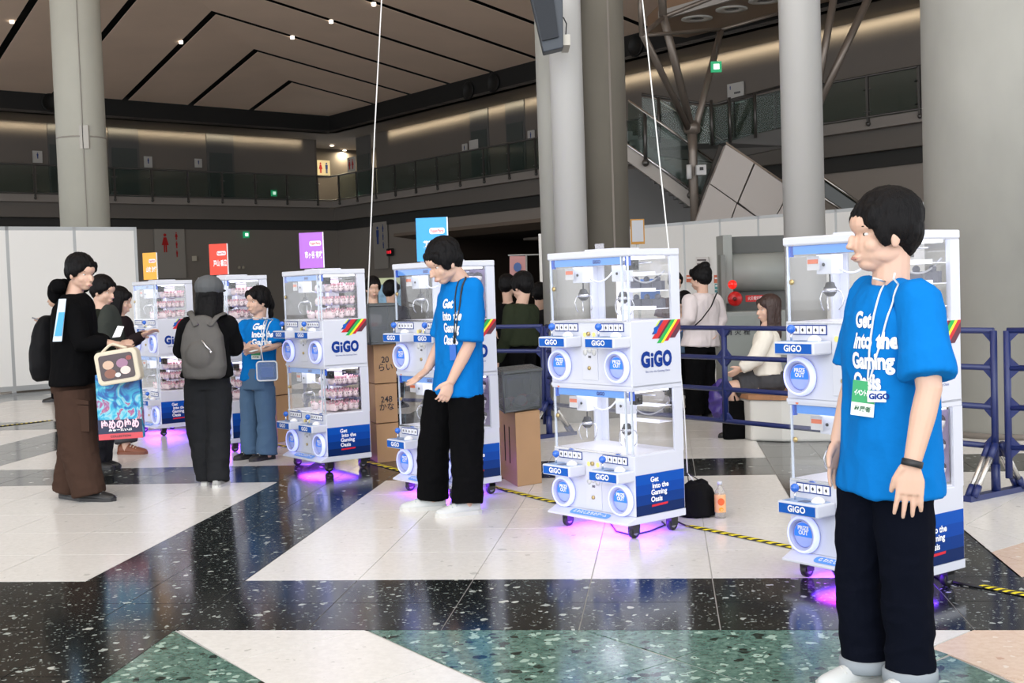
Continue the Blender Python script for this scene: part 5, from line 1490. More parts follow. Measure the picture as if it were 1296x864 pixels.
# --- staff man in the middle
fB = (-.88,-.47)
P2 = person('mid', 'young staff man in blue T-shirt bending forward with both hands out', 7.85, fB, dict(
    head=(561,331,-.05), neck=(583,356,0), hip=(578,484,.05), hem=(580,497,.05),
    ls=(597,365,-.13), le=(594,436,-.16), lw=(570,484,-.16),
    rs=(572,363,.13), re=(560,430,.16), rw=(541,467,.12),
    lh=(590,505,-.03), lk=(591,575,-.06), la=(592,641,-.12),
    rh=(560,502,.11), rk=(548,570,.10), ra=(548,634,.10)),
    look=(-.85,-.5), head_pitch=.45, hs=1.12, vox=.0055, cvox=.007, hair='bowl', shoes=(SHW1, SOLEW, mat('shoe_greyblue', (.35,.42,.44), .5), 1.12),
    sleeve=.93, sleeve_r=(.076,.084), torso=(.185,.125), trousers=BLKC, leg_r=(.112,.100,.096), leg_hem=.06,
    hands={'l': dict(d=(-.35,-.1,-.75), n=(-.3,.6,-.2), t=(-.75,-.3,.2), curl=(.7,.75,.8,.85), s=1.05),
           'r': dict(d=(-.75,-.2,-.6), n=(-.3,-.5,.6), t=(.1,-.6,-.2), curl=(.2,.15,.15,.2), spread=.16, s=1.12)}, seed=7, shoe_dirs={'l':(-.93,-.35),'r':(-1,-.1)})
nB = Vector((-.75,-.66,0)).normalized(); xB = Vector((.66,-.75,0)).normalized()
OB = at(556, 385, 7.75)
print_on(P2, [('Get',.0,0),('into the',.0,-.075),('Gaming',0,-.150),('Oasis',.0,-.225)], OB, xB, (0.1,0,1), nB, .078, bold=.003, sub=3, sx=.72)
LANB = mat('lanyard_black', (.01,.01,.012), .5)
nD = (-.45,-.89,0)
cord_on(P2, [at(590,350,7.7), at(580,375,7.65), at(571,405,7.6), at(563,436,7.6)], nD, .006, LANB)
cord_on(P2, [at(573,352,7.7), at(569,375,7.65), at(566,400,7.6), at(561,436,7.6)], nD, .004, LANB)
c = surf(P2, at(561,447,7.6), nD) + Vector(nD).normalized()*.01
m = MB(); m.slabpoly([c + Vector((.88,-.45,0))*u + Vector((0,0,v)) for u, v in ((-.022,-.05),(.022,-.05),(.022,.045),(-.022,.045))], Vector(nD), .006); m.build('badge', mat('badge_blue', (.02,.12,.5), .3), P2['root'])

# --- staff woman with clear pouch
P3 = person('girl', 'staff woman in blue T-shirt and flared blue jeans with dark ponytail', 10.75, (-.70,-.71), dict(
    head=(326,381,-.02), neck=(328,405,0), hip=(326,480,0), hem=(327,480,0),
    ls=(346,412,-.10), le=(352,436,-.16), lw=(328,443,-.26),
    rs=(311,413,.12), re=(306,436,.02), rw=(312,441,-.2),
    lh=(335,494,-.04), lk=(337,535,-.06), la=(338,574,-.10),
    rh=(317,494,.06), rk=(316,535,.04), ra=(318,571,.02)),
    hs=1.0, vox=.007, cvox=.008, hair='pony', shoes=(SHB, SOLEK, SOLEW, .95), sleeve=.95, sleeve_r=(.072,.085), torso=(.165,.105),
    trousers=cloth('blue_jeans', (.085,.15,.25), 250, .25), leg_r=(.088,.075,.092), leg_hem=.03, arm_r=(.042,.035,.023),
    hands={'l': dict(d=(-.9,-.2,0), n=(0,.4,-1), t=(0,-.5,.6), curl=(.5,.6,.7,.8)), 'r': dict(d=(.6,-.6,0), n=(0,.4,-1), t=(0,-.2,.8), curl=(.5,.6,.7,.8))}, seed=11)
print_on(P3, [('Get',.0,0),('into the',.0,-.066),('Gaming',0,-.132)], at(313,414,10.6), (.74,-.67,0), (0,0,1), (-.62,-.78,0), .070, bold=.0028, sub=2)
cord_on(P3, [at(320,402,10.5), at(318,420,10.5), at(316,445,10.4)], (-.5,-.86,0), .005, mat('lanyard_white', (.75,.78,.78), .5))
cord_on(P3, [at(334,402,10.5), at(327,420,10.5), at(318,445,10.4)], (-.5,-.86,0), .005, mat('lanyard_white', (.75,.78,.78), .5))
cB = surf(P3, at(313,449,10.5), (-.5,-.86,0)) + Vector((-.5,-.86,0))*.03
badge(P3, cB, (.86,-.5,0), (0,0,1), (-.5,-.86,0), .10, .085, (.02,.32,.12), ('イベント', '出展者'))
# --- backpack woman
BTOP = cloth('faded_black_knit', (.006,.006,.0065))
P4 = person('bp', 'woman in grey cap and black clothes seen from behind with a grey backpack', 9.3, (.12,.99), dict(
    head=(266,374,.02), neck=(263,402,0), hip=(262,478,0), hem=(262,476,0),
    ls=(238,413,.0), le=(231,444,.08), lw=(242,448,.28),
    rs=(288,412,.0), re=(297,440,.08), rw=(290,442,.30),
    lh=(252,492,0), lk=(252,545,0), la=(262,600,.04),
    rh=(274,492,0), rk=(276,545,0), ra=(276,602,-.10)),
    hs=1.0, vox=.008, cvox=.008, hair='long', shoes=(mat('grey_sneaker', (.35,.35,.34), .5), SOLEW, None, .95), long_sleeve=True, shirt=BTOP, torso=(.165,.11), shirt_name='pullover',
    trousers=cloth('charcoal_trousers', (.018,.019,.021)), leg_r=(.105,.086,.072), leg_hem=.03, seed=13, has_face=False, head_pitch=.15, wr=1.05, look=(.2,.98))
# grey cap
cm = MB(P4['T0']); ell(cm, P4['Hc'], P4['HF'], P4['HL'], P4['HU'], (-.022,0,.060), (.122,.108,.092)); ell(cm, P4['Hc'], P4['HF'], P4['HL'], P4['HU'], (.11,0,.055), (.07,.075,.010))
cme = bake(cm, 'cap', .006, 2); capo = obj_from(cme, 'cap', cloth('cap_grey', (.10,.105,.11)), P4['root'])
m = MB(P4['T0']); ell(m, P4['Hc'], P4['HF'], P4['HL'], P4['HU'], (-.118,0,.035), (.012,.03,.02)); m.build('cap_opening', HAIRM, capo)
def backpack(label, c, F, L, U, w_, h_, d_, material, straps=None, pin=False, name='backpack'):
    r = empty(name, c); tag(r, label, 'bag')
    mb = MB(); R = []
    for z, kw, kd in ((-.5,.72,.62),(-.46,.92,.85),(-.3,1.02,1.05),(-.05,1,1.02),(.2,.88,.85),(.38,.66,.62),(.47,.42,.40),(.5,.2,.2)):
        R.append(sup(U*z*h_ - F*d_*.0, L, F, w_/2*kw, d_/2*kd, 20, .8))
    mb.rings(R)
    # front pocket bulge
    ell(mb, -F*d_*.42 - U*h_*.12, F, L, U, (0,0,0), (d_*.3, w_*.33, h_*.22))
    me = bake(mb, 'pack', .008, 3); wrinkle(me, .005, (7,7,5), 3); o = obj_from(me, 'pack_body', material, r)
    if straps:
        for st in straps:
            m = MB(Matrix.Translation(-c)); m.tube(st, [(.022,.006)]*len(st), 8, up=(0,0,1) if False else L); m.build('strap', material, r)
    m = MB(); m.tube([L*(-w_*.25) - F*d_*.5 - U*h_*.02, -F*d_*.66 + U*h_*.04*0 - U*h_*.0, L*w_*.25 - F*d_*.5 - U*h_*.02], .004, 6); m.build('zip', mat('zip_dark', (.03,.03,.03), .4), o)
    if pin:
        m = MB(); m.tube([-F*d_*.62 + U*h_*.12 - L*w_*.10, -F*d_*.66 - L*w_*.2 + U*h_*.02, -F*d_*.66 - L*w_*.3 - U*h_*.05], .006, 6); m.ball(-F*d_*.66 - L*w_*.3 - U*h_*.07, .012, 8, 6); m.build('keychain', CHROME, r)
    return r
cP = at(257, 439, 9.12)
GB = cloth('grey_backpack_cloth', (.11,.105,.10), 200, .2)
backpack('grey cloth backpack worn by the woman in the grey cap', cP, P4['F'], P4['L'], P4['U'], .33, .46, .17, GB,
    [[at(248,412,9.05), at(243,400,9.12), at(240,394,9.22), at(240,398,9.34)], [at(265,412,9.05), at(275,400,9.12), at(284,396,9.22), at(287,402,9.34)]], pin=True)
# --- hoodie man
HOOD = cloth('black_hoodie', (.0035,.0035,.004))
P5 = person('hood', 'man in black hoodie and brown cargo trousers holding a cream display bag', 8.85, (.86,-.5), dict(
    head=(103,345,.0), neck=(94,372,0), hip=(94,480,0), hem=(94,484,0),
    ls=(102,388,.13), le=(112,430,.16), lw=(134,432,.02),
    rs=(88,390,-.13), re=(104,436,-.18), rw=(136,434,-.14),
    lh=(102,497,.06), lk=(98,560,.06), la=(86,622,.05),
    rh=(93,498,-.07), rk=(99,562,-.08), ra=(113,625,-.10)),
    hs=1.05, vox=.007, cvox=.0075, hair='short', hairm=HAIRM, shoes=(SHB, SOLEK, mat('shoe_grey', (.12,.12,.12), .5), 1.1), long_sleeve=True, shirt=HOOD, torso=(.19,.125), wr=1.08, shirt_name='hoodie',
    trousers=cloth('brown_cargo', (.052,.030,.022), 200, .2), leg_r=(.122,.120,.105), leg_hem=.035, head_pitch=.15, seed=17, trouser_name='cargo_trousers',
    hands={'l': dict(d=(.8,-.3,-.1), n=(0,.1,-1), t=(0,-1,.3), curl=(.8,.9,.9,1)), 'r': dict(d=(.8,.1,-.1), n=(0,.1,-1), t=(0,1,.3), curl=(.8,.9,.9,1))}, shoe_dirs={'l':(.8,-.6),'r':(.97,-.25)})
m = MB(P5['T0']); F5, L5, U5 = P5['F'], P5['L'], P5['U']; nk = P5['g']['neck']
for k in range(9):
    a_ = PI*k/8 - PI/2; ell(m, nk, F5, L5, U5, (-.075*math.cos(a_)-.03, .11*math.sin(a_), .06), (.05,.05,.05))
for k in range(3): ell(m, nk, F5, L5, U5, (-.125, (k-1)*.05, .02), (.06,.06,.085))
hm_ = bake(m, 'hood', .008, 3); wrinkle(hm_, .005, (9,9,9), 5); obj_from(hm_, 'hood', HOOD, P5['root'])
# cargo pocket and leg seam details
m = MB(P5['T0']); q = at(108,505,8.72)
for (x0,y0,x1,y1) in ((98,504,122,511),):
    m.slabpoly([at(88,504,8.655), at(112,507,8.655), at(112,512,8.655), at(88,511,8.655)], (0,1,0), .03)
m.build('pocket_flap', cloth('brown_cargo', (.052,.030,.022)), P5['root'])
m = MB(P5['T0']); m.slabpoly([at(89,512,8.66), at(112,513,8.66), at(113,546,8.66), at(90,545,8.66)], (0,1,0), .03); m.build('cargo_pocket', cloth('brown_cargo', (.052,.030,.022)), P5['root'])
backpack('black slouching backpack worn by the man in the black hoodie', at(62,440,8.98), Vector((.86,-.5,.12)).normalized(), L5, U5, .30, .46, .17, cloth('backpack_black', (.008,.008,.009), 200, .2, .5),
    [[at(70,420,8.9), at(76,396,8.8), at(88,386,8.75), at(94,392,8.72)]])
# blue and white printed strip hanging on the strap
m = MB(); a0, a1 = at(80,378,8.60), at(74,432,8.60)
m.slabpoly([a0+Vector((-.03,0,0)), a0+Vector((.02,0,0)), a1+Vector((.022,0,0)), a1+Vector((-.04,0,0))], (0,1,0), .006)
so = m.build('printed_strap', mat('strap_print', (.55,.65,.75), .4)); tag(so, 'white and blue printed strap on the back of the black hoodie', 'strap')
m = MB(); a0, a1 = at(78.5,395,8.595), at(74.5,425,8.595)
m.slabpoly([a0+Vector((-.022,0,0)), a0+Vector((.018,0,0)), a1+Vector((.018,0,0)), a1+Vector((-.03,0,0))], (0,1,0), .004); m.build('blue_print', mat('strap_blue', (.05,.35,.65), .4), so)
# --- two visitors beside him
OLV = cloth('dark_olive_jacket', (.022,.026,.02))
P6 = person('v1', 'visitor in dark olive jacket just behind the man in the hoodie', 10.4, (.85,-.3), dict(
    head=(131,368,0), neck=(129,392,0), hip=(128,480,0), hem=(128,482,0),
    ls=(140,402,.12), le=(150,436,.16), lw=(158,440,.05), rs=(121,404,-.12), re=(130,440,-.1), rw=(148,436,-.12),
    lh=(133,492,.05), lk=(133,535,.05), la=(128,578,.08), rh=(124,492,-.05), rk=(124,538,-.05), ra=(120,582,-.0)),
    hs=1.0, vox=.009, cvox=.009, hair='short', shirt=OLV, long_sleeve=True, torso=(.17,.115), trousers=cloth('dark_trousers', (.02,.02,.024)), leg_r=(.09,.08,.08), shoes=(SHB, SOLEK, None, 1.0), seed=19, head_pitch=.2, shirt_name='jacket')
P7 = person('v2', 'visitor in black top and grey skirt reaching right toward the leftmost machine', 11.35, (.9,.1), dict(
    head=(152,381,0), neck=(150,401,0), hip=(149,480,0), hem=(149,480,0),
    ls=(158,410,.12), le=(166,434,.16), lw=(176,426,.1), rs=(143,411,-.12), re=(158,436,-.16), rw=(181,424,-.2),
    lh=(155,492,.05), lk=(156,530,.05), la=(160,566,.0), rh=(145,492,-.05), rk=(142,532,-.05), ra=(127,571,.1)),
    hs=1.0, vox=.008, cvox=.009, hair='long', shirt=cloth('black_sheer_top', (.02,.014,.016)), long_sleeve=True, torso=(.155,.10), trousers=cloth('grey_wide_trousers', (.07,.072,.08)), leg_r=(.12,.11,.10), leg_hem=.10,
    shoes=(SHBR, mat('brown_sole', (.20,.07,.04), .5), mat('cream_lace', (.65,.6,.5), .5), 1.1), seed=23, head_pitch=.2,
    hands={'r': dict(d=(.85,-.1,.35), n=(0,0,-1), t=(.1,-.9,.3), curl=(.3,.3,.4,.5), s=1.1)}, shoe_dirs={'l':(.95,-.2),'r':(.6,-.8)}, shirt_name='long_sleeved_top')
backpack('dark grey-green backpack on the visitor beside the hoodie man', at(139,412,10.25), Vector((.85,-.3,0)).normalized(), Vector((.3,.85,0)).normalized(), Vector((0,0,1)), .26, .34, .14, cloth('pack_grey', (.04,.045,.04), 200, .2))
m = MB(); m.slabpoly([at(142,427,8.74), at(149,412,8.74), at(157,413,8.73), at(152,426,8.73)], (0,1,0), .003); tag(m.build('paper_slip', TXTW), 'white paper slip held between the visitors at the left', 'paper')
P8 = person('v3', 'distant visitor in black with phone, mostly hidden behind the man in the hoodie', 17.7, (-.9,-.2), dict(
    head=(70,378,0), neck=(73,394,0), hip=(74,450,0), hem=(74,452,0),
    ls=(74,400,-.14), le=(68,418,-.16), lw=(58,408,-.1), rs=(72,400,.14), re=(66,418,.16), rw=(55,410,.1),
    lk=(74,478,-.06), la=(71,501,-.05), rk=(77,478,.06), ra=(78,499,.06)),
    hs=1.0, vox=.011, cvox=.012, hair='short', shirt=BLKC, long_sleeve=True, trousers=BLKC, shoes=(SHB, SOLEK), seed=29, leg_r=(.09,.08,.07), shirt_name='jacket')
m = MB(); p = at(47,404,17.6); m.cbox(p, (.15,.012,.02), Matrix.Rotation(.35,3,'Y')); tag(m.build('phone', mat('phone_grey', (.2,.2,.22), .3)), 'phone held out by the distant visitor behind the hoodie man', 'phone')
# --- background people
def bgp(key, label, px, head_y, foot_y, f, shirt, trousers=BLKC, hair='short', hs=1.0, long=False, Y=None, torso=(.175,.115), arms=None, nm='t_shirt', hairm=None, vox=.011, pitch=.1, face=True, seed=31):
    Y = Y or at_z(px, foot_y).y; k = FPX/Y; hy = head_y
    dy = foot_y - head_y; lean = -.0
    X = lambda z_: foot_y - dy*z_
    ax = Vector((-f[1], f[0])).normalized()
    def sd(s, w_): return px + ax.x*s*w_*k, ax.y*s*w_
    A_ = arms or {}
    J = dict(head=(px,hy,0), neck=(px,hy+.185*k,0), hip=(px,X(.58),0), hem=(px,X(.55),0))
    for n_, s in (('l',1),('r',-1)):
        x1, d1 = sd(s,.165); J[n_+'s'] = (x1, hy+.25*k, d1)
        x2, d2 = sd(s,.20); J[n_+'e'] = A_.get(n_+'e', (x2+f[0]*.03*k, hy+.53*k, d2)); J[n_+'w'] = A_.get(n_+'w', (x2+f[0]*.14*k, hy+.74*k, d2+f[1]*.14))
        x3, d3 = sd(s,.09); J[n_+'k'] = (x3, X(.31), d3); J[n_+'a'] = (x3, X(.045), d3)
    return person(key, label, Y, f, J, hs=hs, vox=vox, cvox=.011, hair=hair, shirt=shirt, trousers=trousers, long_sleeve=long, torso=torso, shoes=(SHB, SOLEK), leg_r=(.09,.078,.07), seed=seed, shirt_name=nm, hairm=hairm, head_pitch=pitch, has_face=face)
Pb = bgp('b1', 'man in black T-shirt with white and red print, right of the purple-poster machine', 472, 364, 528, (.3,-.95), BLKC, Y=14.2, seed=31)
m = MB(); c = Pb['g']['neck'].lerp(Pb['g']['hip'], .38) - Pb['root'].location + Vector((.02,-.135,0))
m.slabpoly([c + Vector((u,0,v)) for u, v in ((-.09,-.02),(-.02,.06),(.10,.03),(.09,-.05),(0,-.09))], (0,-1,0), .006); m.build('shirt_print', mat('print_pale', (.7,.6,.6), .6), Pb['root'])
m = MB(); m.slabpoly([c + Vector((u,-.008,v)) for u, v in ((-.03,-.05),(.05,-.04),(.04,-.08),(-.02,-.09))], (0,-1,0), .004); m.build('shirt_print_red', mat('print_red', (.6,.05,.08), .6), Pb['root'])
bgp('b2', 'person in plain black T-shirt turned away, left of the blue-poster machine', 496, 368, 530, (.6,.8), BLKC2, Y=15.0, hair='short', face=False, seed=33)
bgp('b3', 'man in black T-shirt behind the olive jacket, left arm hanging down', 643, 362, 522, (.5,.85), BLKC, Y=13.8, face=False, arms={'le':(634,394,.1),'lw':(631,415,.0)}, seed=35)
bgp('b4', 'man in dark olive jacket with black hair behind the blue fence', 660, 362, 528, (-.75,.65), cloth('olive_jacket', (.022,.028,.016)), Y=12.4, hair='bowl', hs=1.1, long=True, torso=(.20,.13), nm='jacket', face=False, seed=37, vox=.009)
bgp('b5', 'person with dark brown hair in dark coat beside the middle pillar', 683, 372, 530, (.2,.97), cloth('dark_coat', (.015,.014,.015)), Y=14.2, hair='short', long=True, nm='coat', face=False, seed=39)
# white shirt man with sling bag
WSH = cloth('pale_pink_shirt', (.62,.56,.56))
Pw = person('ws', 'man in pale shirt and black trousers with sling strap, seen from behind the fence', 12.8, (-.75,.66), dict(
    head=(886,352,0), neck=(889,372,0), hip=(886,436,0), hem=(886,438,0),
    ls=(873,380,-.12), le=(872,404,-.2), lw=(863,412,-.12), rs=(905,381,.1), re=(912,405,.12), rw=(905,420,.0),
    lk=(880,482,-.05), la=(879,521,-.05), rk=(893,482,.05), ra=(893,519,.05)),
    hs=1.05, vox=.008, cvox=.009, hair='bun', shirt=WSH, long_sleeve=True, torso=(.185,.12), trousers=BLKC, leg_r=(.10,.09,.085), shoes=(SHB, SOLEK), has_face=False, seed=41, shirt_name='shirt', wr=1.08)
m = MB(); m.tube([at(907,371,12.72), at(900,388,12.60), at(888,404,12.58), at(874,417,12.6)], [(.022,.006)]*4, 8, up=(0,1,0)); so = m.build('sling_strap', cloth('sling_black', (.015,.015,.016))); tag(so, 'black sling strap across the back of the pale shirt', 'strap')
bgp('kid', 'young visitor with black hair reading behind the pale shirted man', 866, 384, 520, (-.3,-.95), cloth('blue_grey_top', (.10,.16,.25)), Y=13.6, hair='bowl', pitch=.5, seed=43, arms={'le':(872,408,.05),'lw':(862,411,-.38),'re':(860,408,.05),'rw':(857,411,-.40)})
m = MB(); m.slabpoly([at(852,400,13.1), at(864,404,13.1), at(864,420,13.1), at(853,419,13.1)], (0,1,0), .03); tag(m.build('blue_book', mat('book_blue', (.02,.15,.5), .4)), 'blue booklet held by the young visitor behind the fence', 'booklet')
bgp('edge', 'person with black hair just right of the empty machine, mostly hidden', 855, 357, 505, (.2,-.95), cloth('maroon_top', (.06,.02,.025)), Y=15.5, seed=45)
# seated woman
CRM = cloth('cream_blouse', (.72,.68,.60)); GSK = cloth('grey_skirt', (.06,.06,.065))
def skirt_fn(root, g, F, L, U, T0):
    m = MB(T0); hip = g['hip']
    m.ball(hip + F*.02, (.19,.19,.13), 16, 10)
    for sd in 'lr': m.tube([hip, hip.lerp(g[sd+'k'], .55), hip.lerp(g[sd+'k'], .86)], [.13,.115,.10], 16)
    me = bake(m, 'skirt', .009, 4); wrinkle(me, .008, (9,9,5), 2); obj_from(me, 'skirt', GSK, root)
Ps = person('seat', 'woman with long brown hair in cream blouse and grey skirt sitting on the bench', 11.1, (-.97,-.22), dict(
    head=(972,391,0), neck=(970,415,0), hip=(972,482,0), hem=(972,474,0),
    ls=(968,427,-.14), le=(956,455,-.22), lw=(938,466,-.2), rs=(972,427,.14), re=(965,458,.15), rw=(945,470,.05),
    lh=(962,487,-.08), lk=(926,489,-.10), la=(934,541,.02), rh=(964,487,.08), rk=(931,492,.10), ra=(940,541,.16)),
    hs=1.0, vox=.008, cvox=.009, hair='long', hairm=HAIRB, shirt=CRM, long_sleeve=True, torso=(.165,.11), trousers=None, shoes=(SHB, SOLEK), sitting=True, skirt=skirt_fn, seed=47, shirt_name='blouse', wr=1.05)

# ================================================================== PROPS
# cardboard cartons
def carton(label, fl_, fc, fr_, h, z=0, name='cardboard_box', slots=False, marks=None, group=None):
    """fl_, fc, fr_: floor points of the left, nearest and right bottom corners"""
    a, c, b = [Vector((p.x,p.y,0)) for p in (fl_, fc, fr_)]
    o = empty(name, Vector((c.x,c.y,z))); tag(o, label, 'box', group)
    d1 = a-c; d2 = b-c; q = [Vector(), d2, d1+d2, d1]
    m = MB(); m.prism([(p.x,p.y) for p in q], 0, h-.006); m.build('box_body', CARD, o, .004)
    mid = d1*.5
    m = MB(); m.prism([(p.x,p.y) for p in (Vector(), d2, d2+mid*.985, mid*.985)], h-.006, h); m.build('flap', CARD, o)
    m = MB(); m.prism([(p.x,p.y) for p in (mid*1.015, d2+mid*1.015, d1+d2, d1)], h-.006, h); m.build('flap', CARD, o)
    x2 = d2.normalized(); x1 = -d1.normalized(); n1 = Vector((x1.y,-x1.x,0)); n2 = Vector((x2.y,-x2.x,0))
    if slots:
        for u in (.35,.62):
            m = MB(); p = d1*u + n1*.002; m.slabpoly([p-x1*.008+Vector((0,0,h*.28)), p+x1*.008+Vector((0,0,h*.28)), p+x1*.008+Vector((0,0,h*.78)), p-x1*.008+Vector((0,0,h*.78))], n1, .002); m.build('slot', mat('slot_dark', (.02,.012,.006), .9), o)
    if marks:
        text('handwriting', marks, .07, frameM(d2*.5 + n2*.004 + Vector((0,0,h*.5)), x2, (0,0,1)), TXTK, o, bold=.0005, line=.9)
    return o, n2
carton('tall brown cardboard box with two hand slots between the machines', at_z(633,603), at_z(655,616), at_z(686,611), .52, slots=True)
for i, (lb, z, mk) in enumerate((('bottom carton of the stack of three, standing on the floor', 0, '31'), ('middle carton of the stack of three, marked 248 in pen', .325, '248\nかな'), ('top carton of the stack of three, under the grey crate', .65, '20\nらい'))):
    carton(lb, at_z(468,580), at_z(478,586), at_z(506,583), .318, z, marks=mk if i else None, group='brown cartons stacked right of the purple-poster machine')
for i in range(2):
    carton(('lower' if i == 0 else 'upper')+' brown carton of the pair behind the woman in flared jeans', at_z(344,556), at_z(352,560), at_z(372,556), .44, .45*i, group='brown cartons behind the woman in flared jeans')
# grey crates
CRG = glass_mat('smoky_crate', (.55,.58,.60), .25, .25, .45, (.16,.175,.19)); CRR = mat('crate_rim', (.085,.095,.10), .4)
def crate(label, cl, cc, cr, z, h):
    a, c, b = [Vector((p.x,p.y,0)) for p in (cl, cc, cr)]
    o = empty('plastic_crate', Vector((c.x,c.y,z))); tag(o, label, 'crate')
    d1 = a-c; d2 = b-c; n_ = [Vector(), d2, d1+d2, d1]; ctr = (d1+d2)/2
    def ring(k, zz): return [ctr + (p-ctr)*k + Vector((0,0,zz)) for p in n_]
    m = MB(); 
    r0, r1 = ring(.94, 0), ring(1.0, h)
    for i in range(4):
        j = (i+1) % 4; m.add([r0[i], r0[j], r1[j], r1[i]], [(0,1,2,3)])
    m.add(r0, [(3,2,1,0)])
    m.build('crate_wall', CRG, o)
    m = MB()
    for i in range(4):
        j = (i+1) % 4; m.tube([ring(1.01,h)[i], ring(1.01,h)[j]], .013, 6, smooth=False); m.tube([r0[i]+Vector((0,0,.008)), r0[j]+Vector((0,0,.008))], .008, 6); m.tube([r0[i], r1[i]], .008, 6)
    m.build('rim', CRR, o)
    m = MB(); m.slabpoly([p + Vector((0,0,.004)) for p in ring(.96, h)], (0,0,1), .008); m.build('lid', CRG, o)
    return o, ctr
o, ctr = crate('smoky grey plastic crate resting on the tall cardboard box', at_z(630,607), at_z(641,619), at_z(689,609), .527, .28)
rnd = random.Random(5)
for i in range(7):
    m = MB(); m.ball((0,0,0), (.05,.04,.035), 10, 6); b_ = m.build('soft_toy', mat('toy_%d' % (i % 3), ((.45,.12,.16),(.08,.07,.08),(.35,.30,.32))[i % 3], .9)); b_.location = o.location + ctr + Vector((rnd.uniform(-.11,.11), rnd.uniform(-.08,.08), .045+.02*(i % 2))); b_.rotation_euler = (0,0,rnd.uniform(0,3)); tag(b_, '%s soft toy in the smoky crate, %s' % (('dull red','dark','grey mauve')[i % 3], ('at the front left','by the left wall','in the middle','at the back','by the right wall','on top of the heap','in the near corner')[i]), 'toy', 'soft toys in the smoky crate')
crate('grey plastic crate on top of the three stacked cartons', at_z(464,582), at_z(474,589), at_z(510,585), .972, .32)
# black drawstring bag with cords, bottle
bagc = at_z(884,654); bag = empty('drawstring_bag', Vector((bagc.x, bagc.y+.05, 0))); tag(bag, 'black drawstring bag weighing down the white balloon cord beside the empty machine', 'bag')
m = MB(); m.lathe([(.075,0),(.108,.01),(.112,.06),(.106,.12),(.09,.165),(.06,.19),(.03,.195)], 22, (0,0,0)); m.tube([(-.05,0,.17),(-.03,0,.195),(0,.01,.185),(.03,0,.20),(.055,0,.18)], .022, 8)
me = bake(m, 'bag', .006, 3); wrinkle(me, .006, (12,12,6), 3); obj_from(me, 'bag_body', cloth('bag_black', (.008,.008,.009)), bag)
knot = at(870,598,bagc.y+.05) - bag.location
for dx in (-.045,.0,.055):
    m = MB(); m.tube([(dx,0,.185), (dx*.5+knot.x*.5,0,.185+.5*(knot.z-.185)), knot], .003, 6); m.build('drawcord', TXTW if dx == 0 else BLACK, bag)
cordm = mat('cord_white', (.80,.80,.78), .5)
m = MB(); ybag = bagc.y+.05
m.tube([knot + bag.location, at(866,520,7.6), at(848,330,7.75), at(812,-10,8.0), at(805,-90,8.0)], .0042, 6)
tag(m.build('balloon_cord', cordm), 'white balloon cord rising from the black bag past the middle pillar', 'cord')
m = MB(); m.tube([at(464,420,11.2), at(467,345,11.2), at(474,170,11.2), at(484,-20,11.2), at(488,-90,11.2)], .0055, 6)
tag(m.build('balloon_cord', cordm), 'white balloon cord rising behind the purple-poster machine', 'cord')
bt = empty('drink_bottle', Vector((at_z(912,655).x, at_z(912,655).y, 0))); tag(bt, 'clear drink bottle with orange label standing beside the black bag', 'bottle')
m = MB(); m.lathe([(.028,0),(.033,.006),(.033,.10),(.031,.108),(.033,.116),(.033,.14),(.026,.165),(.014,.185),(.013,.2)], 20); m.build('bottle_body', glass_mat('pet_plastic', (.9,.9,.88), .25, .08, .25, (.75,.72,.68)), bt)
m = MB(); m.lathe([(.0335,.035),(.0340,.04),(.0340,.135),(.0335,.14)], 24); lb = m.build('orange_label', mat('label_orange', (.85,.45,.22), .4), bt)
m = MB(); m.slabpoly([Vector((.020*math.cos(2*PI*k/14), -.0355+.004*abs(math.cos(2*PI*k/14)), .10+.022*math.sin(2*PI*k/14))) for k in range(14)], (0,-1,0), .001); m.build('fruit_print', mat('label_red', (.75,.12,.03), .4), lb)
m = MB(); m.slabpoly([Vector((.014*math.cos(2*PI*k/10), -.0353+.004*abs(math.cos(2*PI*k/10)), .055+.012*math.sin(2*PI*k/10))) for k in range(10)], (0,-1,0), .001); m.build('fruit_print', mat('label_amber', (.9,.35,.02), .4), lb)
m = MB(); m.lathe([(.015,.198),(.015,.215),(.013,.217)], 18); m.build('bottle_cap', WHITE2, bt)
# clear shoulder pouch of the staff woman
pc_ = at(339,469,10.48); po = empty('clear_pouch', pc_); tag(po, 'clear vinyl shoulder pouch with white edges hanging on the staff woman', 'bag')
for r_, m_, nm_ in ((.0, glass_mat('vinyl', (.8,.85,.95), .3, .08, .18, (.6,.7,.85)), 'pouch_body'),):
    m = MB(); m.slabpoly([Vector((x_, 0, z_)) for x_, z_ in rrect(-.085,-.08,.085,.08,.025)], (0,-1,0), .035); m.build(nm_, m_, po)
rr_ = [Vector((x_, -.037, z_)) for x_, z_ in rrect(-.085,-.08,.085,.08,.025)]; m = MB(); m.tube(rr_+[rr_[0]], .006, 6); m.build('white_piping', mat('piping_white', (.75,.76,.78), .4), po)
m = MB(); m.box((-.05,-.030,-.05),(.05,-.010,.03)); m.build('blue_case', mat('case_blue', (.03,.15,.45), .4), po)
m = MB(Matrix.Translation(-pc_)); m.tube([at(333,458,10.46), at(330,440,10.44), at(334,418,10.5), at(338,405,10.6)], .005, 6); m.build('pouch_strap', mat('piping_white', (.75,.76,.78), .4), po)
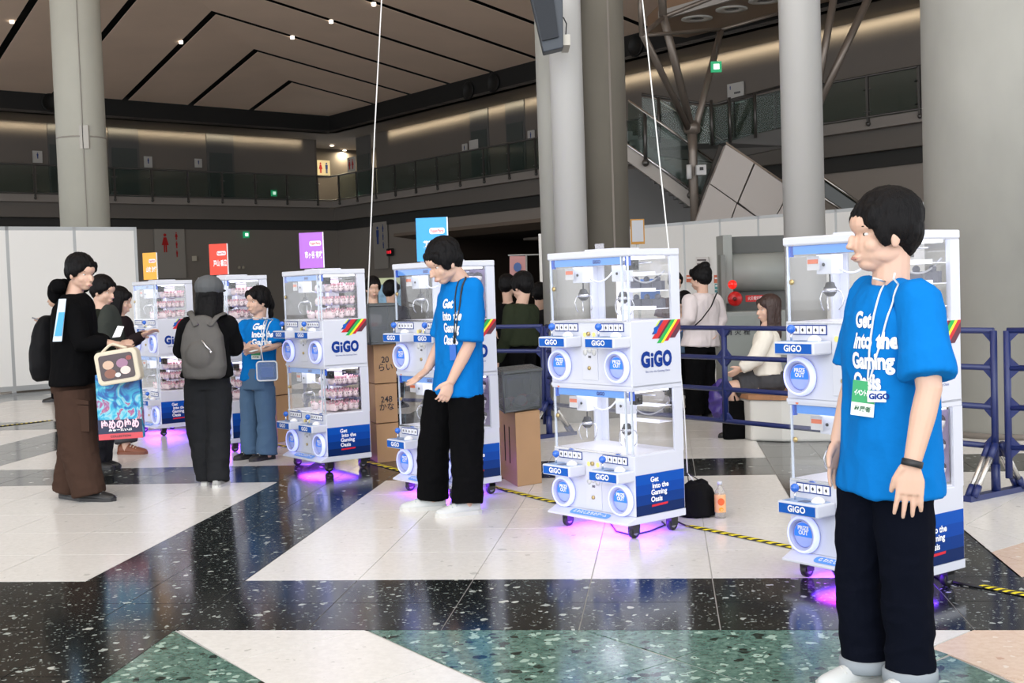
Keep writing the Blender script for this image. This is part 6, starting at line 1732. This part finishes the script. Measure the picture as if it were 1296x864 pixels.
# cream display bag and printed shopping bag held by the hoodie man
BX = Vector((.985,.05,.13)).normalized(); BZ = Vector((-.13,0,.99)).normalized()
cb_ = at(148,464,8.50); ib = empty('display_bag', cb_); tag(ib, 'cream handbag with clear window held by the man in the hoodie', 'bag')
def bq(u, v, o_=0): return BX*u + BZ*v + Vector((0,-o_,0))
m = MB(); m.slabpoly([bq(x_, z_) for x_, z_ in rrect(-.145,-.115,.145,.115,.035)], (0,1,0), .10); m.build('bag_body', cloth('cream_leather', (.62,.56,.44), 100, .1, .5), ib, .012)
m = MB(); m.slabpoly([bq(x_, z_, .001) for x_, z_ in rrect(-.115,-.085,.115,.088,.02)], (0,-1,0), .003); wd = m.build('window', mat('window_dark', (.05,.03,.035), .12, coat=.5), ib)
for i, (u, v, r_, c_) in enumerate(((-.055,.02,.038,(.55,.38,.28)),(-.05,-.04,.04,(.22,.09,.06)),(.04,.02,.04,(.30,.16,.25)),(.055,-.03,.035,(.7,.55,.5)),(.0,-.055,.02,(.6,.6,.6)),(.09,.05,.02,(.25,.06,.05)))):
    m = MB(); m.slabpoly([bq(u + r_*math.cos(2*PI*k/12), v + r_*.8*math.sin(2*PI*k/12), .0045+.0004*i) for k in range(12)], (0,-1,0), .0008); m.build('round_badge', mat('badge_%d' % i, c_, .4), wd)
m = MB(Matrix.Translation(-cb_)); m.tube([cb_+bq(-.10,.11,-.05), at(137,438,8.58), at(143,435,8.58), cb_+bq(.07,.115,-.05)], .010, 8); m.build('handle', cloth('cream_leather', (.62,.56,.44)), ib)
cs_ = at(150.5,514,8.66); pb_ = empty('shopping_bag', cs_); tag(pb_, 'blue printed shopping bag with red foot hanging below the cream handbag', 'bag')
SX = Vector((.99,.03,.03)).normalized(); SZ = Vector((-.02,0,1)).normalized()
def sq(u, v, o_=0): return SX*u + SZ*v + Vector((0,-o_,0))
Wb, Hb = .152, .228
def bagart():
    m_ = bpy.data.materials.new('bag_art'); m_.use_nodes = True; nt = m_.node_tree; b = nt.nodes['Principled BSDF']; b.inputs['Roughness'].default_value = .35
    tc_ = nt.nodes.new('ShaderNodeTexCoord'); n1 = nt.nodes.new('ShaderNodeTexNoise'); n1.inputs['Scale'].default_value = 9; n1.inputs['Distortion'].default_value = 1.6; n1.inputs['Detail'].default_value = 3
    r = nt.nodes.new('ShaderNodeValToRGB'); cr = r.color_ramp; cr.elements[0].position = .3; cr.elements[0].color = (.005,.03,.14,1); cr.elements[1].position = .72; cr.elements[1].color = (.55,.35,.25,1)
    for p_, c_ in ((.42,(.01,.12,.40,1)),(.5,(.03,.38,.55,1)),(.56,(.25,.55,.62,1)),(.62,(.30,.06,.22,1))):
        e = cr.elements.new(p_); e.color = c_
    nt.links.new(tc_.outputs['Object'], n1.inputs['Vector']); nt.links.new(n1.outputs['Fac'], r.inputs[0]); nt.links.new(r.outputs[0], b.inputs['Base Color']); return m_
m = MB(); m.slabpoly([sq(-Wb,-Hb), sq(Wb,-Hb), sq(Wb,Hb), sq(-Wb,Hb)], (0,1,0), .06); m.build('bag_body', bagart(), pb_, .004)
m = MB(); m.slabpoly([sq(-Wb,-Hb,.001), sq(Wb,-Hb,.001), sq(Wb,-Hb*.82,.001), sq(-Wb,-Hb*.82,.001)], (0,-1,0), .0015); m.build('red_foot', mat('bag_red', (.55,.06,.08), .4), pb_)
m = MB(); m.slabpoly([sq(-Wb,-Hb*.82,.001), sq(Wb,-Hb*.82,.001), sq(Wb,-Hb*.42,.001), sq(-Wb,-Hb*.38,.001)], (0,-1,0), .0015); m.build('dark_foot', mat('bag_navy', (.006,.012,.05), .4), pb_)
text('lettering', 'ゆめのゆめ', .07, frameM(sq(.0,-Hb*.56,.004), SX, SZ), mat('bag_pink', (.85,.55,.65), .4), pb_, bold=.003, fit=.26)
text('lettering', 'みゅーたいぷ', .02, frameM(sq(.0,-Hb*.72,.004), SX, SZ), TXTW, pb_, bold=.0005, fit=.16)
text('lettering', 'COLLECTION', .02, frameM(sq(.0,-Hb*.91,.004), SX, SZ), TXTK, pb_, bold=.0005, fit=.14)
# blue pipe fences
FN = mat('fence_navy', (.012,.022,.11), .35); FNT = mat('fence_tube', (.55,.53,.50), .25, .8)
ZR = (1.03, .80, .555, .31)
def fence(label, p, q, posts, feet=()):
    p = Vector((p[0],p[1],0)); q = Vector((q[0],q[1],0)); o = empty('barrier_fence', (p+q)/2); tag(o, label, 'fence', 'navy pipe barrier fences')
    inv = Matrix.Translation(-o.location); d = (q-p).normalized(); nrm = Vector((-d.y,d.x,0))
    for z in ZR:
        m = MB(inv); m.tube([p+Vector((0,0,z)), q+Vector((0,0,z))], .019, 8); m.build('rail', FN, o)
    for t in posts:
        c = p.lerp(q, t); end = t in (0, 1, 0.0, 1.0)
        m = MB(inv); m.tube([c+Vector((0,0,.12 if end else ZR[3])), c+Vector((0,0,ZR[0]))], .023, 8)
        pst = m.build('post', FN, o)
        for z in ZR:
            m = MB(inv)
            for sg in (-1,1):
                if t == 0 and sg < 0 or t == 1 and sg > 0: continue
                for sz in (-1,1):
                    if z == ZR[0] and sz > 0: continue
                    if z == ZR[3] and sz < 0 and not end: continue
                    a = c + Vector((0,0,z)); m.slabpoly([a - nrm*.012, a + d*sg*.085 - nrm*.012, a + Vector((0,0,sz*.085)) - nrm*.012], nrm, .024)
            if m.v: m.build('gusset', FN, pst)
    for t in feet:
        c = p.lerp(q, t); m = MB(inv); m.slabpoly([c - nrm*.30 - d*.03 , c - nrm*.30 + d*.03, c + nrm*.30 + d*.03, c + nrm*.30 - d*.03], (0,0,1), .035); ft = m.build('foot', FN, o)
        for sg in (-1,1):
            for off in (-.022,.022):
                m = MB(inv); m.tube([c + nrm*sg*.245 + d*off + Vector((0,0,.04)), c + nrm*sg*.05 + d*off + Vector((0,0,.30))], .017, 10); m.build('brace_tube', FNT, ft)
                m = MB(inv); m.tube([c + nrm*sg*.255 + d*off + Vector((0,0,.025)), c + nrm*sg*.21 + d*off + Vector((0,0,.09))], .022, 8); m.build('brace_socket', FN, ft); m = MB(inv); m.tube([c + nrm*sg*.085 + d*off + Vector((0,0,.25)), c + nrm*sg*.03 + d*off + Vector((0,0,.33))], .022, 8); m.build('brace_socket', FN, ft)
        m = MB(inv); m.tube([c + Vector((0,0,.03)), c + Vector((0,0,.2))], .03, 8); m.build('foot_socket', FN, ft)
    return o
J0 = Vector((3.0,7.72,0)); J1 = Vector((.30,11.55,0)); dJ = (J1-J0).normalized()
fence('long navy pipe fence behind the machines, from the right pillar to the middle pillar', J0 + dJ*.03, J1 - dJ*.03, (0, .262, .505, .755, 1), feet=(0, 1))
fence('navy pipe fence left of the middle pillar, in front of the olive jacket man', J1 + dJ*.03, J1 + dJ*.03 + Vector((-2.6,2.0,0)) if False else Vector((-2.2,13.2,0)), (0, .2, .45, .7, 1))
fence('navy pipe fence leaving the frame at the far right', (3.04,7.68), (5.0,6.6), (0, .33, .66, 1))
# bench with wooden seat
bn = empty('bench', (2.9,11.15,0)); tag(bn, 'white curved bench base with wooden seat under the seated woman', 'bench')
pl = [(-.86,-.36),(-.90,-.1),(-.84,.25),(-.6,.38),(.70,.38),(.62,-.70),(-.2,-.58),(-.62,-.50)]
m = MB(); m.prism(pl, 0, .36); m.build('bench_base', mat('bench_white', (.62,.61,.57), .6), bn, .02)
m = MB(); m.prism([(x_*1.02, y_*1.03) for x_, y_ in pl], .36, .40); m.build('wooden_seat', mat('bench_wood', (.35,.17,.08), .5, var=(6,.1,(1,8,1))), bn)
# bags on the floor behind the fence
bx = at_z(928,554); tb = empty('tote_bag', Vector((bx.x,bx.y-.06,0))); tag(tb, 'tall black tote bag standing on the floor in front of the bench', 'bag')
m = MB(); m.rings([sup(Vector((0,0,z_)), Vector((1,0,0)), Vector((0,1,0)), w_, d_, 20, .6) for z_, w_, d_ in ((0,.09,.06),(.02,.098,.065),(.2,.10,.06),(.33,.095,.045))]); me = bake(m, 'tote', .007, 2); wrinkle(me, .006, (8,8,5), 4); obj_from(me, 'bag_body', BLKC, tb)
m = MB(); m.tube([(-.05,0,.32),(-.055,0,.40),(-.03,0,.43),(0,0,.40),(.02,0,.32)], .008, 6); m.build('handle', BLKC, tb)
bx = at_z(907,530); pbg = empty('purple_bag', Vector((bx.x+.05,bx.y-.15,0))); tag(pbg, 'purple and blue glossy bag on the floor beside the pale shirted man', 'bag')
m = MB(); m.ball((0,0,.2), (.14,.10,.21), 16, 10); me = bake(m, 'pbag', .01, 2); wrinkle(me, .02, (7,7,7), 5); obj_from(me, 'bag_body', mat('bag_purple', (.05,.03,.20), .2), pbg)
# fire hydrant cabinet
hc = at(950, 420, 15.5); hy = empty('hydrant_cabinet', Vector((hc.x,15.5,0))); tag(hy, 'tall grey hydrant cabinet with red bell and curved hood behind the fence', 'cabinet')
def hp(px, py, Y=15.3): return at(px, py, Y) - hy.location
GC = mat('cabinet_grey', (.22,.23,.215), .5); GCL = mat('cabinet_light', (.36,.38,.36), .45); GCD = mat('cabinet_dark', (.12,.125,.12), .6)
def hbox(nm, px0, py0, px1, py1, Y, dep, m_, bev=0):
    a = at(px0,py1,Y) - hy.location; b = at(px1,py0,Y) - hy.location
    m = MB(); m.box((a.x,a.y,max(a.z,0)),(b.x,a.y+dep,b.z)); return m.build(nm, m_, hy, bev)
hbox('back_panel', 924, 297, 1002, 520, 15.6, .3, GCD)
hbox('side_panel', 917, 297, 926, 384, 15.4, .5, GCL)
c0 = at(931,320,15.2) - hy.location; c1 = at(1002,367,15.2) - hy.location
m = MB(); R = []
for x_ in (c0.x, c1.x): R.append([Vector((x_, .0+.30*math.cos(t)*-1+.1, (c0.z+c1.z)/2 + (c0.z-c1.z)/2*math.sin(t))) for t in [PI*k/12-PI/2 for k in range(13)]])
m.rings(R, True, True); m.build('curved_hood', GCL, hy)
hbox('lower_cabinet', 916, 392, 1002, 520, 15.15, .5, GCL, .01)
hbox('lower_door', 919, 399, 956, 515, 15.13, .02, mat('door_grey_green', (.33,.36,.34), .45))
hbox('notice_plate', 914, 322, 917.5, 395, 15.3, .2, GC)
m = MB(); m.lathe([(.001,0),(.085,.0),(.09,.02),(.07,.05),(.001,.06)], 22, hp(930,378,15.1), Matrix.Rotation(PI/2,3,'X')); b_ = m.build('alarm_ring', mat('alarm_red', (.55,.01,.01), .3), hy)
m = MB(); m.lathe([(.001,0),(.025,.0),(.02,.03),(.001,.03)], 12, hp(930,378,15.03), Matrix.Rotation(PI/2,3,'X')); m.build('alarm_button', mat('alarm_dark', (.12,.01,.01), .4), b_)
m = MB(); m.ball(hp(927,360,15.1), (.055,.045,.055), 16, 10); m.build('red_lamp', mat('lamp_red', (.8,.01,.01), .15, emit=(1,.02,.01), es=.5), hy)
pr_ = hbox('red_sign', 944, 373, 967, 382, 15.12, .02, mat('sign_red', (.60,.02,.02), .4))
text('lettering', '火災報知機', .05, frameM(hp(955.5,377.5,15.115), (1,0,0), (0,0,1)), TXTW, pr_, fit=.17)
text('lettering', '消 火 栓', .07, frameM(hp(934,421,15.12), (1,0,0), (0,0,1)), TXTK, hy, fit=.30, bold=.001)
# posters on the right partition
def pposter(px0, py0, px1, py1, col_, label, lines=2):
    a = on_plane(px0, py1, PANP, PANN); b = on_plane(px1, py1, PANP, PANN); c = on_plane(px1, py0, PANP, PANN); d = on_plane(px0, py0, PANP, PANN)
    nn = PANN if PANN.y < 0 else -PANN
    o = empty('wall_poster', (a+c)/2); tag(o, label, 'poster'); inv = Matrix.Translation(-o.location)
    m = MB(inv); m.slabpoly([a,b,c,d], nn, .01); m.build('sheet', mat('sheet_%s' % label[:6], col_, .6), o)
    for k in range(lines):
        t = (k+1)/(lines+1); l0 = a.lerp(d, t) + (b-a)*.12; l1 = l0 + (b-a)*.7
        m = MB(inv); m.slabpoly([l0+nn*.011, l1+nn*.011, l1+Vector((0,0,.03))+nn*.011, l0+Vector((0,0,.03))+nn*.011], nn, .004); m.build('text_line', mat('ink_dark', (.08,.06,.06), .6) if col_[0] > .6 and col_[2] > .5 else TXTW, o)
pposter(881,325,897,345,(.72,.70,.68),'white notice sheet above the head of the pale shirted man',3)
pposter(869,348,877,357,(.65,.17,.09),'orange notice left of the pale shirted man',1)
pposter(904,348,914,358,(.65,.17,.09),'orange notice right of the pale shirted man',1)
pposter(905,359,913,366,(.10,.35,.36),'teal sticker below the right orange notice',1)
pposter(905,367,914,370,(.08,.25,.28),'narrow dark teal sticker under the teal sticker',0)
pposter(913,369,925,376,(.75,.60,.55),'pink and white slip left of the red alarm ring',1)
pposter(914,377,921,382,(.25,.08,.10),'dark red sticker below the pink slip',0)
pposter(914,385,921,390,(.25,.08,.10),'lower dark red sticker near the cabinet',0)
# pink flag beyond, green notice wall at left of D
a = at(645,324,16); b = at(666,352,16); fl = empty('pink_banner', at(655,338,16)); tag(fl, 'small pink banner with blue print hanging in the dark interior', 'banner')
inv = Matrix.Translation(-fl.location)
m = MB(inv); m.slabpoly([at(645,324,16), at(645,352,16), at(665,352,16), at(665,324,16)], (0,1,0), .01); m.build('cloth', mat('banner_pink', (.50,.25,.24), .7), fl)
m = MB(inv); m.slabpoly([at(655+5*math.cos(2*PI*k/12),338+6*math.sin(2*PI*k/12),15.98) for k in range(12)], (0,1,0), .01); m.build('blue_print', mat('banner_blue', (.06,.12,.3), .7), fl)
m = MB(inv); m.tube([at(643,323,16), at(682,322,16)], .01, 6); m.build('banner_pole', ALU, fl)
m = MB(inv); m.tube([at(666,322,16), at(667,400,16), Vector((at(667,400,16).x,16,0))], .012, 6); m.build('banner_post', ALU, fl)
bb = empty('display_stand', Vector((at(488,375,17).x,17,0))); tag(bb, 'blue and green exhibition display panel between the purple and blue poster machines', 'display')
a = at(478,352,17); b = at(508,398,17); 
m = MB(); m.box((a.x-bb.location.x, 0, .0),(b.x-bb.location.x,.05,a.z)); m.build('display_panel', mat('display_blue', (.20,.36,.50), .6, var=(7,.5)), bb)
m = MB(); m.box((a.x-bb.location.x, -.03, a.z-.09),(b.x-bb.location.x,-.0,a.z)); m.build('header_strip', mat('display_green', (.45,.50,.30), .6), bb)
